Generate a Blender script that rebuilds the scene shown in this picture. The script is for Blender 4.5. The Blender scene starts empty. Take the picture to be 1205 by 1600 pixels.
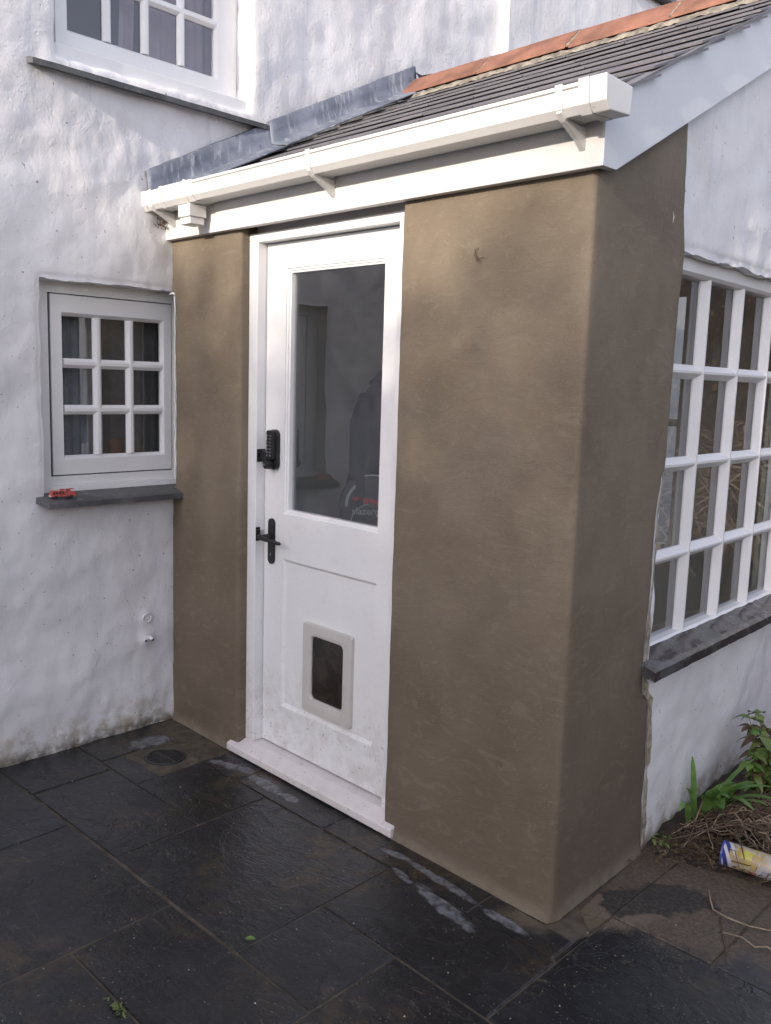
import bpy, math, random
from mathutils import Vector, Matrix, noise
random.seed(7)
S = bpy.context.scene
COL = S.collection
PI = math.pi
rad = math.radians

# ------------------------------------------------------------------ camera
CAM = Vector((3.3274, -2.2005, 1.5347)); YAW, PIT, ROL, FPX = 0.7515, -0.1445, 0.0310, 1405.16
cy, sy, cp, sp = math.cos(YAW), math.sin(YAW), math.cos(PIT), math.sin(PIT)
fw = Vector((-sy*cp, cy*cp, sp)); rt = Vector((cy, sy, 0)); up = rt.cross(fw)
cr, sr = math.cos(ROL), math.sin(ROL)
r2 = rt*cr + up*sr; u2 = up*cr - rt*sr
cd = bpy.data.cameras.new('camera'); cam = bpy.data.objects.new('camera', cd); COL.objects.link(cam)
cd.sensor_fit = 'HORIZONTAL'; cd.sensor_width = 36; cd.lens = FPX/1205*36
cd.clip_start = 0.05; cd.clip_end = 500
m = Matrix((r2, u2, -fw)).transposed().to_4x4(); m.translation = CAM
cam.matrix_world = m
S.camera = cam

# ------------------------------------------------------------------ light
SUN_EL, SUN_AZ = rad(17.5), rad(5)          # low winter sun, 5 deg off the wall plane
SUN_STRENGTH, SKY_STRENGTH, EXPOSURE = 2.0, 0.15, 1.42
w = bpy.data.worlds.new('World'); S.world = w; w.use_nodes = True
nt = w.node_tree; bg = nt.nodes['Background']
sky = nt.nodes.new('ShaderNodeTexSky'); sky.sky_type = 'NISHITA'; sky.sun_disc = False
sky.sun_elevation = SUN_EL
to_sun = Vector((math.sin(SUN_AZ)*math.cos(SUN_EL), -math.cos(SUN_AZ)*math.cos(SUN_EL), math.sin(SUN_EL)))
sky.sun_rotation = math.atan2(to_sun.x, to_sun.y)
sky.air_density = 1.0; sky.dust_density = 1.5; sky.ozone_density = 1.0
hs = nt.nodes.new('ShaderNodeHueSaturation'); hs.inputs['Saturation'].default_value = .42
wm = nt.nodes.new('ShaderNodeMix'); wm.data_type = 'RGBA'; wm.blend_type = 'MULTIPLY'; wm.inputs[0].default_value = 1; wm.inputs[7].default_value = (1.02, .975, 1.05, 1)   # thin cloud greys the blue
nt.links.new(sky.outputs[0], hs.inputs['Color']); nt.links.new(hs.outputs[0], wm.inputs[6]); nt.links.new(wm.outputs[2], bg.inputs[0]); bg.inputs[1].default_value = SKY_STRENGTH
sl = bpy.data.lights.new('sun', 'SUN'); sun = bpy.data.objects.new('sun', sl); COL.objects.link(sun)
sl.energy = SUN_STRENGTH; sl.angle = rad(0.5); sl.color = (1.0, 0.88, 0.74)
sun.rotation_euler = (-to_sun).to_track_quat('-Z', 'Y').to_euler(); sun.location = (3, -6, 6)
S.view_settings.view_transform = 'Standard'; S.view_settings.look = 'None'
S.view_settings.gamma = 1; S.view_settings.use_curve_mapping = False
S.view_settings.exposure = EXPOSURE

# ------------------------------------------------------------------ site numbers (metres)
W = 2.0659            # porch front length
AL = -0.0478          # porch front leans a little off square
DG = 0.0742           # gable wall against porch frame
GR = PI/2 + DG        # object rotation of things on the gable (inside the porch frame)
SL = 0.508            # roof slope
YR = 1.37             # ridge line
def roofz(y): return 2.262 + SL*(y if y < YR else 2*YR - y)

# ------------------------------------------------------------------ node helpers
class N:
    def __init__(s, name):
        s.m = bpy.data.materials.new(name); s.m.use_nodes = True
        s.t = s.m.node_tree; s.b = s.t.nodes['Principled BSDF']; s.out = s.t.nodes['Material Output']
        s.geo = s.t.nodes.new('ShaderNodeNewGeometry'); s.pos = s.geo.outputs['Position']
    def n(s, kind, **k):
        x = s.t.nodes.new(kind)
        for a, v in k.items(): setattr(x, a, v)
        return x
    def l(s, a, b): s.t.links.new(a, b)
    def inp(s, sock, v):
        if hasattr(v, 'is_linked') or hasattr(v, 'links'): s.l(v, sock)
        else: sock.default_value = v
    def scale(s, vec, sc):
        x = s.n('ShaderNodeVectorMath', operation='MULTIPLY'); s.l(vec, x.inputs[0]); x.inputs[1].default_value = sc; return x.outputs[0]
    def noise(s, sc, detail=5, rough=.55, vec=None, dist=0):
        x = s.n('ShaderNodeTexNoise'); x.inputs['Scale'].default_value = sc; x.inputs['Detail'].default_value = detail
        x.inputs['Roughness'].default_value = rough; x.inputs['Distortion'].default_value = dist
        s.l(vec or s.pos, x.inputs['Vector']); return x.outputs['Fac']
    def ramp(s, fac, a, b, lo=0., hi=1.):
        x = s.n('ShaderNodeMapRange'); x.interpolation_type = 'SMOOTHSTEP'
        s.inp(x.inputs[0], fac); x.inputs[1].default_value = a; x.inputs[2].default_value = b
        x.inputs[3].default_value = lo; x.inputs[4].default_value = hi; return x.outputs[0]
    def mix(s, fac, a, b):
        x = s.n('ShaderNodeMix', data_type='RGBA'); s.inp(x.inputs[0], fac)
        for sock, v in ((x.inputs[6], a), (x.inputs[7], b)):
            s.inp(sock, v if not isinstance(v, tuple) else (*v, 1)[:4])
        return x.outputs[2]
    def math(s, op, a, b=0.):
        x = s.n('ShaderNodeMath', operation=op); s.inp(x.inputs[0], a); s.inp(x.inputs[1], b); return x.outputs[0]
    def sep(s, vec=None):
        x = s.n('ShaderNodeSeparateXYZ'); s.l(vec or s.pos, x.inputs[0]); return x.outputs
    def rnd(s): return s.n('ShaderNodeObjectInfo').outputs['Random']
    def bump(s, h, dist, strength=1., prev=None):
        x = s.n('ShaderNodeBump'); x.inputs['Strength'].default_value = strength; x.inputs['Distance'].default_value = dist
        s.l(h, x.inputs['Height'])
        if prev: s.l(prev, x.inputs['Normal'])
        return x.outputs[0]
    def fin(s, col=None, rough=None, nrm=None):
        if col is not None: s.inp(s.b.inputs['Base Color'], col if not isinstance(col, tuple) else (*col, 1)[:4])
        if rough is not None: s.inp(s.b.inputs['Roughness'], rough)
        if nrm is not None: s.l(nrm, s.b.inputs['Normal'])
        return s.m

def ellipse(n, cx, cy_, rx, ry, ang, wob=.35, ns=14.):
    """soft irregular patch on the ground, 1 inside"""
    p = n.sep(); dx = n.math('SUBTRACT', p[0], cx); dy = n.math('SUBTRACT', p[1], cy_)
    c, s_ = math.cos(ang), math.sin(ang)
    a = n.math('DIVIDE', n.math('ADD', n.math('MULTIPLY', dx, c), n.math('MULTIPLY', dy, s_)), rx)
    b = n.math('DIVIDE', n.math('SUBTRACT', n.math('MULTIPLY', dy, c), n.math('MULTIPLY', dx, s_)), ry)
    r = n.math('ADD', n.math('MULTIPLY', a, a), n.math('MULTIPLY', b, b))
    return n.math('ADD', r, n.math('MULTIPLY', n.math('SUBTRACT', n.noise(ns, 4), .5), wob*6))

def simple(name, col, rough=.5, var=.12, vs=30., bump=0., bs=120., metal=0., rv=0.):
    n = N(name); f = n.noise(vs, 5)
    c = n.mix(n.ramp(f, .3, .7), tuple(x*(1-var) for x in col), tuple(min(1, x*(1+var)) for x in col))
    if rv:
        c = n.mix(n.math('MULTIPLY', n.rnd(), rv), c, tuple(x*.35 for x in col))
    n.b.inputs['Metallic'].default_value = metal
    nr = n.bump(n.noise(bs, 4), bump) if bump else None
    return n.fin(c, rough, nr)

def specked(name, col, rough=.4, dirt=(.25, .22, .16), amt=.5, lowz=None, lowdirt=.6, bump=.0006, bs=60.):
    """painted surface with fine dirt specks, optionally more of them low down"""
    n = N(name)
    big = n.noise(2.3, 4); c = n.mix(n.ramp(big, .35, .7), tuple(x*.93 for x in col), col)
    c = n.mix(n.math('MULTIPLY', n.ramp(n.noise(11., 6, .65), .56, .78), amt*.35), c, tuple(.5*a+.5*b for a, b in zip(col, dirt)))
    sp_ = n.ramp(n.noise(75., 3, .6), .70, .76)
    if lowz:
        z = n.sep()[2]; lo = n.ramp(z, lowz, 0.02)
        sp_ = n.math('MULTIPLY', n.ramp(n.noise(70., 3, .6), .62, .70), n.math('ADD', n.math('MULTIPLY', lo, .9), .12))
        c = n.mix(n.math('MULTIPLY', n.math('MULTIPLY', lo, n.ramp(n.noise(16., 5), .35, .7)), lowdirt*.5), c, dirt)
    c = n.mix(n.math('MULTIPLY', sp_, amt), c, dirt)
    return n.fin(c, rough, n.bump(n.noise(bs, 4), bump))

# masonry paint
def masonry():
    n = N('white_masonry_paint'); z = n.sep()[2]
    c = n.mix(n.ramp(n.noise(1.7, 5), .35, .68), (.68, .67, .68), (.79, .785, .79))
    c = n.mix(n.math('MULTIPLY', n.ramp(n.noise(4.3, 6, .6), .55, .75), .35), c, (.66, .60, .55))
    st = n.noise(9., 5, .6, n.scale(n.pos, (1, 1, .13)))
    c = n.mix(n.math('MULTIPLY', n.ramp(st, .52, .72), n.ramp(z, 1.6, 3., .15, .55)), c, (.42, .46, .53))
    low = n.ramp(z, .22, .0)
    c = n.mix(n.math('MULTIPLY', low, n.ramp(n.noise(14., 6, .65), .38, .68)), c, (.33, .28, .19))
    c = n.mix(n.math('MULTIPLY', n.ramp(n.noise(60., 3, .5), .70, .74), .75), c, (.16, .14, .12))
    c = n.mix(n.math('MULTIPLY', n.math('MULTIPLY', n.ramp(z, .07, .0), n.ramp(n.noise(22., 5, .6), .3, .6)), .9), c, (.10, .085, .06))
    b1 = n.bump(n.noise(5., 4, .5, None, .3), .010, .35)
    b2 = n.bump(n.noise(38., 5, .6), .003, .5, b1)
    vo = n.n('ShaderNodeTexVoronoi'); vo.inputs['Scale'].default_value = 26; n.l(n.pos, vo.inputs['Vector'])
    b3 = n.bump(n.ramp(vo.outputs['Distance'], .0, .22), .002, .35, b2)
    fl = n.bump(n.ramp(n.noise(8., 5, .6, None, .5), .50, .54), .0013, .4, b3)    # old flaked coats
    br = n.bump(n.noise(70., 3, .5, n.scale(n.pos, (1, 1, .22))), .0012, .5, fl)
    return n.fin(c, .62, br)
M_wall = masonry()

def cement():
    n = N('fresh_cement_render'); z = n.sep()[2]
    c = n.mix(n.ramp(n.noise(2.1, 5, .6), .33, .7), (.148, .116, .080), (.214, .173, .124))
    c = n.mix(n.math('MULTIPLY', n.ramp(n.noise(6., 5, .6, n.scale(n.pos, (1, 1, .5))), .5, .75), .5), c, (.135, .112, .082))
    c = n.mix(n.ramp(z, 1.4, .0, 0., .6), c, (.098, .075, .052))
    c = n.mix(n.math('MULTIPLY', n.ramp(n.noise(170., 2, .5), .66, .72), .4), c, (.30, .27, .21))
    c = n.mix(n.math('MULTIPLY', n.ramp(n.noise(230., 2, .5), .66, .72), .5), c, (.07, .055, .04))
    b1 = n.bump(n.noise(5., 4), .012, .4)
    b2 = n.bump(n.noise(210., 5, .7), .0016, .8, b1)
    b3 = n.bump(n.noise(48., 4, .6), .003, .35, b2)
    tr = n.noise(9., 5, .65, n.scale(n.pos, (1, 1, 2.6)), 1.4)          # float and sponge marks
    b4 = n.bump(n.ramp(tr, .44, .58), .0012, .3, b3)
    c = n.mix(n.math('MULTIPLY', n.ramp(tr, .56, .64), .22), c, (.26, .225, .17))
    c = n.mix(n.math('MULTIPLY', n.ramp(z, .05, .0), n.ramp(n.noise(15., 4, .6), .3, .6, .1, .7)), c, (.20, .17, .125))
    return n.fin(c, n.ramp(n.noise(3., 4), .3, .7, .7, .9), b4)
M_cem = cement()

M_upvc = specked('white_upvc', (.66, .655, .64), .36, (.30, .29, .23), .95)
M_fascia = specked('white_fascia_board', (.66, .65, .635), .45, (.35, .33, .27), .85)
M_barge = specked('white_barge_paint', (.68, .70, .73), .5, (.28, .28, .27), .5)
M_gloss = specked('white_gloss_paint', (.80, .80, .80), .30, (.22, .18, .12), .7, .55)
M_frame = specked('white_frame_paint', (.82, .82, .815), .38, (.4, .37, .3), .4, .5)
M_sillp = specked('white_threshold_paint', (.72, .68, .67), .5, (.20, .17, .13), .6, .2, .25)
M_flap = specked('grubby_white_plastic', (.56, .54, .51), .4, (.30, .23, .16), .8, .5)

def slate_roof():
    n = N('roof_slate'); r = n.rnd()
    c = n.mix(r, (.118, .116, .130), (.155, .151, .168))
    c = n.mix(n.ramp(n.noise(25., 5, .65), .5, .8, 0, .7), c, (.085, .084, .092))
    c = n.mix(n.math('MULTIPLY', n.ramp(n.noise(90., 3), .64, .70), .4), c, (.30, .30, .26))
    return n.fin(c, .62, n.bump(n.noise(60., 5), .002, .6))
M_slate = slate_roof()
def sill_slate(name, wet):
    n = N(name)
    c = n.mix(n.ramp(n.noise(9., 5), .35, .7), (.060, .062, .064), (.115, .118, .12))
    c = n.mix(n.math('MULTIPLY', n.ramp(n.noise(33., 5, .65), .58, .7), .6), c, (.24, .23, .21))
    if wet: c = n.mix(n.ramp(n.noise(7., 3), .48, .62), (.045, .039, .042), c); r = n.ramp(n.noise(7., 3), .48, .62, .07, .4)
    else: r = .5
    return n.fin(c, r, n.bump(n.noise(50., 4), .0015, .5))
M_sill = sill_slate('dry_sill_slate', 0); M_wsill = sill_slate('wet_sill_slate', 1)

def paving():
    n = N('wet_paving_slate'); r = n.rnd()
    off = n.n('ShaderNodeVectorMath', operation='ADD'); n.l(n.pos, off.inputs[0])
    cmb = n.n('ShaderNodeCombineXYZ'); n.l(n.math('MULTIPLY', r, 13.), cmb.inputs[2]); n.l(cmb.outputs[0], off.inputs[1]); P = off.outputs[0]
    c = n.mix(n.ramp(n.noise(3.2, 6, .6, P), .3, .7), (.007, .0078, .0098), (.020, .021, .024))
    c = n.mix(n.math('MULTIPLY', r, .6), c, (.020, .023, .029))
    led = n.ramp(n.noise(4.2, 6, .62, P, .6), .485, .505)
    c = n.mix(n.math('MULTIPLY', led, .35), c, (.009, .010, .012))
    br = n.ramp(n.noise(2.0, 5, .6, None, .4), .50, .68)
    c = n.mix(n.math('MULTIPLY', br, n.ramp(n.noise(17., 5, .7), .38, .62, 0, .85)), c, (.062, .044, .026))
    # pale riven ridges and grit
    st = n.noise(22., 6, .7, n.scale(P, (1, 3.2, 1)), 1.1)
    c = n.mix(n.math('MULTIPLY', n.ramp(st, .56, .66), n.ramp(n.noise(4., 3, .5, P), .47, .64, 0, .8)), c, (.085, .075, .055))
    c = n.mix(n.math('MULTIPLY', n.ramp(n.noise(120., 2, .5), .70, .735), .8), c, (.30, .27, .22))
    # cement wash near the new corner
    d = ellipse(n, 2.28, .34, .42, .30, .2, .28)
    mud = n.ramp(d, 1.35, .55); grain = n.ramp(n.noise(75., 4, .7), .42, .62)
    c = n.mix(n.math('MULTIPLY', mud, n.math('ADD', n.math('MULTIPLY', grain, .45), .50)), c, (.125, .093, .062))
    d2 = ellipse(n, 2.10, .02, .26, .10, .9, .2); c = n.mix(n.math('MULTIPLY', n.ramp(d2, 1.3, .4), .8), c, (.15, .12, .085))
    dk = ellipse(n, 2.225, .245, .19, .085, .9, .62, 9.); c = n.mix(n.math('MULTIPLY', n.ramp(dk, 1.1, .75), n.math('SUBTRACT', 1.0, n.math('MULTIPLY', grain, .35))), c, (.022, .020, .018))
    # dried milky cement residue along the wall foot
    tot = None
    for (x, y, rx, ry, a) in ((1.70, -.155, .16, .016, -.10), (1.79, -.255, .13, .026, -.22), (1.965, -.185, .075, .018, -.1),
                              (.60, -.118, .11, .024, .25), (.80, -.120, .11, .026, -.1), (.95, -.13, .045, .022, 0), (.20, -.165, .07, .14, -.35), (1.50, -.14, .06, .014, 0.1), (1.60, -.22, .05, .012, -.25)):
        e = n.ramp(ellipse(n, x, y, rx, ry, a, .42, 17.), 1.5, .55)
        tot = e if tot is None else n.math('MAXIMUM', tot, e)
    c = n.mix(n.math('MULTIPLY', tot, n.ramp(n.noise(38., 5, .7), .36, .60, .12, .9)), c, (.19, .195, .21))
    rg = n.ramp(n.noise(3.5, 4, .6, P), .35, .65, .09, .34)
    rg = n.math('MAXIMUM', rg, n.math('MULTIPLY', mud, .7)); rg = n.math('MAXIMUM', rg, n.math('MULTIPLY', tot, .4))
    n.b.inputs['Specular IOR Level'].default_value = .45
    b0 = n.bump(led, .0022, .7)
    b1 = n.bump(n.noise(11., 5, .6, n.scale(P, (1, 2.2, 1)), .8), .008, .55, b0)
    b2 = n.bump(st, .003, .5, b1)
    b3 = n.bump(n.noise(160., 3), .0012, .45, b2)
    return n.fin(c, rg, b3)
M_pave = paving()
M_grout = simple('paving_grout', (.075, .060, .042), .8, .4, 18., .003, 90.)
M_soil = simple('wet_soil', (.035, .024, .015), .8, .5, 20., .02, 45.)
M_gravelg = simple('garden_earth', (.06, .055, .035), .9, .4, 3., .01, 20.)

def lead():
    n = N('weathered_lead')
    c = n.mix(n.ramp(n.noise(6., 5), .35, .68), (.085, .10, .135), (.17, .19, .235))
    st = n.noise(24., 6, .7, n.scale(n.pos, (1, 1.2, .16)), .3)
    c = n.mix(n.math('MULTIPLY', n.ramp(st, .52, .68), .6), c, (.40, .43, .47))
    c = n.mix(n.math('MULTIPLY', n.ramp(n.noise(31., 6, .7, n.scale(n.pos, (1, 1, .3))), .60, .68), .8), c, (.035, .035, .06))
    return n.fin(c, .55, n.bump(n.noise(15., 4), .006, .6))
M_lead = lead()
M_terra = simple('terracotta_ridge', (.215, .100, .066), .8, .3, 8., .0015, 90., rv=.2)
M_mortar = simple('lichen_mortar', (.20, .18, .145), .9, .45, 26., .006, 60.)
M_black = simple('black_powder_coat', (.012, .012, .014), .38, .2, 40., .0003, 300.)
M_steel = simple('worn_steel', (.45, .45, .46), .3, .15, 50., metal=1.)
M_iron = simple('black_iron', (.028, .027, .026), .3, .35, 40., .001, 150.)
M_room = simple('cream_room_paint', (.55, .54, .49), .8, .06, 3.)
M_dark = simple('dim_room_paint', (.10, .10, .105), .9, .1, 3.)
M_floor = simple('room_floor', (.22, .17, .12), .6, .2, 6.)
M_curtg = simple('grey_net_curtain', (.30, .30, .32), .9, .1, 30.)
M_curtp = simple('pink_curtain', (.36, .27, .31), .9, .1, 10.)
M_curtc = simple('cream_green_curtain', (.52, .56, .47), .9, .12, 6.)
M_navy = simple('navy_coat_cloth', (.006, .009, .035), .85, .2, 12., .004, 30.)
M_bag = simple('black_nylon', (.018, .018, .02), .5, .2, 30.)
M_grey = simple('silver_print', (.85, .86, .88), .4, .05, 30.)
M_red = simple('red_print', (.75, .04, .04), .5, .1, 30.)
M_wood = simple('brown_wood', (.20, .085, .040), .55, .25, 14., .001, 60.)
M_twig = simple('dry_stem', (.155, .105, .068), .85, .35, 22., .001, 120., rv=.55)
M_pale = simple('pale_dry_stem', (.30, .23, .16), .85, .25, 22., rv=.3)
M_leafd = simple('dead_leaf', (.10, .065, .035), .8, .4, 25., rv=.4)
def leafm(name, a, b, rough=.42):
    n = N(name); c = n.mix(n.ramp(n.noise(16., 4), .35, .7), a, b)
    c = n.mix(n.math('MULTIPLY', n.rnd(), .4), c, tuple(x*.6 for x in a))
    n.b.inputs['Subsurface Weight'].default_value = .0
    tr = n.n('ShaderNodeBsdfTranslucent'); n.l(c, tr.inputs[0]); mx = n.n('ShaderNodeMixShader'); mx.inputs[0].default_value = .28
    m_ = n.fin(c, rough, n.bump(n.noise(60., 3), .001, .4))
    n.l(n.b.outputs[0], mx.inputs[1]); n.l(tr.outputs[0], mx.inputs[2]); n.l(mx.outputs[0], n.out.inputs[0]); return m_
M_strap = leafm('strap_leaf', (.11, .22, .05), (.22, .38, .10))
M_bushl = leafm('bush_leaf', (.13, .20, .05), (.28, .33, .10))
M_hedge = leafm('hedge_leaf', (.03, .05, .016), (.06, .085, .03), .6)
M_redst = simple('reddish_stem', (.17, .075, .04), .7, .3, 30.)
M_toyred = simple('faded_red_toy_paint', (.42, .075, .065), .5, .35, 160., .0006, 300.)
M_toyw = simple('worn_white_toy_paint', (.62, .50, .42), .5, .2, 160.)
M_rubber = simple('black_rubber', (.02, .02, .02), .7)

def glass(name, tint=(.9, .92, .92), ior=1.65, boost=.055, wav=.0):
    n = N(name); t = n.t
    fr = n.n('ShaderNodeFresnel'); fr.inputs[0].default_value = ior
    tb = n.n('ShaderNodeBsdfTransparent'); tb.inputs[0].default_value = (*tint, 1)
    gl = n.n('ShaderNodeBsdfGlossy'); gl.inputs['Roughness'].default_value = .0; gl.inputs['Color'].default_value = (.95, .95, 1, 1)
    if wav: n.l(n.bump(n.noise(3.5, 2), wav, 1.), gl.inputs['Normal'])
    fac = n.math('MULTIPLY', n.math('ADD', fr.outputs[0], boost), n.math('SUBTRACT', 1.0, n.geo.outputs['Backfacing']))
    mx = n.n('ShaderNodeMixShader'); n.l(fac, mx.inputs[0]); n.l(tb.outputs[0], mx.inputs[1]); n.l(gl.outputs[0], mx.inputs[2])
    # a little dust on the pane
    df = n.n('ShaderNodeBsdfDiffuse'); df.inputs[0].default_value = (.5, .5, .48, 1)
    m2 = n.n('ShaderNodeMixShader'); n.l(n.ramp(n.noise(9., 6, .7), .35, .85, .004, .03), m2.inputs[0])
    n.l(mx.outputs[0], m2.inputs[1]); n.l(df.outputs[0], m2.inputs[2]); n.l(m2.outputs[0], n.out.inputs[0])
    return n.m
M_glass = glass('window_glass')
M_smoke = simple('smoky_flap_plastic', (.028, .022, .017), .22, .5, 12., .001, 30.)

# ------------------------------------------------------------------ mesh helpers
class MB:
    def __init__(s): s.v = []; s.f = []; s.mi = []
    def add(s, vs, fs, mi=0):
        o = len(s.v); s.v += [tuple(v) for v in vs]
        for f in fs: s.f.append([i+o for i in f]); s.mi.append(mi)
        return s
    def box(s, x0, x1, y0, y1, z0, z1, mi=0):
        return s.add([(x0,y0,z0),(x1,y0,z0),(x1,y1,z0),(x0,y1,z0),(x0,y0,z1),(x1,y0,z1),(x1,y1,z1),(x0,y1,z1)],
                     [(0,3,2,1),(4,5,6,7),(0,1,5,4),(1,2,6,5),(2,3,7,6),(3,0,4,7)], mi)
    def prism(s, poly, a0, a1, axis='x', mi=0):
        """poly of 2-tuples in the other two axes, extruded along axis"""
        k = len(poly); mk = {'x': lambda a, p: (a, p[0], p[1]), 'y': lambda a, p: (p[0], a, p[1]), 'z': lambda a, p: (p[0], p[1], a)}[axis]
        vs = [mk(a0, p) for p in poly] + [mk(a1, p) for p in poly]
        fs = [tuple(range(k))[::-1], tuple(range(k, 2*k))] + [(i, (i+1) % k, k+(i+1) % k, k+i) for i in range(k)]
        return s.add(vs, fs, mi)
    def ring(s, a0, a1, z0, z1, prof, mi=0):
        """mitred rectangular ring; prof = [(inset, y), ...]"""
        vs = []
        for t, y in prof: vs += [(a0+t, y, z0+t), (a1-t, y, z0+t), (a1-t, y, z1-t), (a0+t, y, z1-t)]
        fs = []
        for k in range(len(prof)-1):
            for i in range(4):
                j = (i+1) % 4; fs.append((k*4+i, k*4+j, k*4+4+j, k*4+4+i))
        return s.add(vs, fs, mi)
    def ring2(s, O, I, prof, mi=0):
        """ring between an outer and an inner rectangle (a0,a1,z0,z1); prof = [(fraction, y), ...]"""
        vs = []
        for t, y in prof:
            a0, a1, z0, z1 = [o+(i-o)*t for o, i in zip(O, I)]; vs += [(a0, y, z0), (a1, y, z0), (a1, y, z1), (a0, y, z1)]
        fs = []
        for k in range(len(prof)-1):
            for i in range(4):
                j = (i+1) % 4; fs.append((k*4+i, k*4+j, k*4+4+j, k*4+4+i))
        return s.add(vs, fs, mi)
    def tube(s, pts, r, n=6, mi=0, cap=True):
        pts = [Vector(p) for p in pts]; rr = r if isinstance(r, (list, tuple)) else [r]*len(pts); vs = []
        prev = None
        for i, p in enumerate(pts):
            d = (pts[min(i+1, len(pts)-1)] - pts[max(i-1, 0)]).normalized()
            a = d.orthogonal().normalized() if prev is None else (prev - d*prev.dot(d)).normalized()
            prev = a; b = d.cross(a)
            vs += [p + (a*math.cos(2*PI*k/n) + b*math.sin(2*PI*k/n))*rr[i] for k in range(n)]
        fs = [(i*n+k, i*n+(k+1) % n, (i+1)*n+(k+1) % n, (i+1)*n+k) for i in range(len(pts)-1) for k in range(n)]
        if cap: fs += [tuple(range(n))[::-1], tuple(range((len(pts)-1)*n, len(pts)*n))]
        return s.add(vs, fs, mi)
    def ribbon(s, pts, ws, side, mi=0, fold=.25):
        pts = [Vector(p) for p in pts]; vs = []
        for p, w_ in zip(pts, ws):
            sd = Vector(side).normalized()*w_; u = Vector((0, 0, 1))*w_*fold
            vs += [p - sd + u, p, p + sd + u]
        fs = []
        for i in range(len(pts)-1):
            for k in range(2): fs.append((i*3+k, i*3+k+1, i*3+4+k, i*3+3+k))
        return s.add(vs, fs, mi)
    def mesh(s, name, mats, smooth=False):
        me = bpy.data.meshes.new(name); me.from_pydata(s.v, [], s.f)
        for m_ in (mats if isinstance(mats, (list, tuple)) else [mats]): me.materials.append(m_)
        me.polygons.foreach_set('material_index', s.mi)
        if smooth: me.polygons.foreach_set('use_smooth', [True]*len(s.f))
        me.update(); return me
    def build(s, name, mats, parent=None, loc=(0,0,0), rz=0, smooth=False, bevel=0, seg=2):
        return link(name, s.mesh(name, mats, smooth), parent, loc, rz, bevel, seg)
def link(name, me, parent=None, loc=(0,0,0), rz=0, bevel=0, seg=2):
    o = bpy.data.objects.new(name, me); COL.objects.link(o); o.parent = parent
    o.location = loc; o.rotation_euler = (0, 0, rz)
    if bevel:
        b = o.modifiers.new('bevel', 'BEVEL'); b.width = bevel; b.segments = seg; b.limit_method = 'ANGLE'; b.angle_limit = rad(40)
        b.harden_normals = False
    return o
def thing(name, label, cat, loc=(0,0,0), rz=0, group=None):
    o = bpy.data.objects.new(name, None); COL.objects.link(o); o.location = loc; o.rotation_euler = (0, 0, rz)
    o.empty_display_size = .1
    return tag(o, label, cat, group)
def tag(o, label, cat, group=None):
    o['label'] = label; o['category'] = cat
    if group: o['group'] = group
    return o
def struct(o): o['kind'] = 'structure'; return o
def stuff(o, label=None, cat=None):
    o['kind'] = 'stuff'
    if label: o['label'] = label
    if cat: o['category'] = cat
    return o

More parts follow.
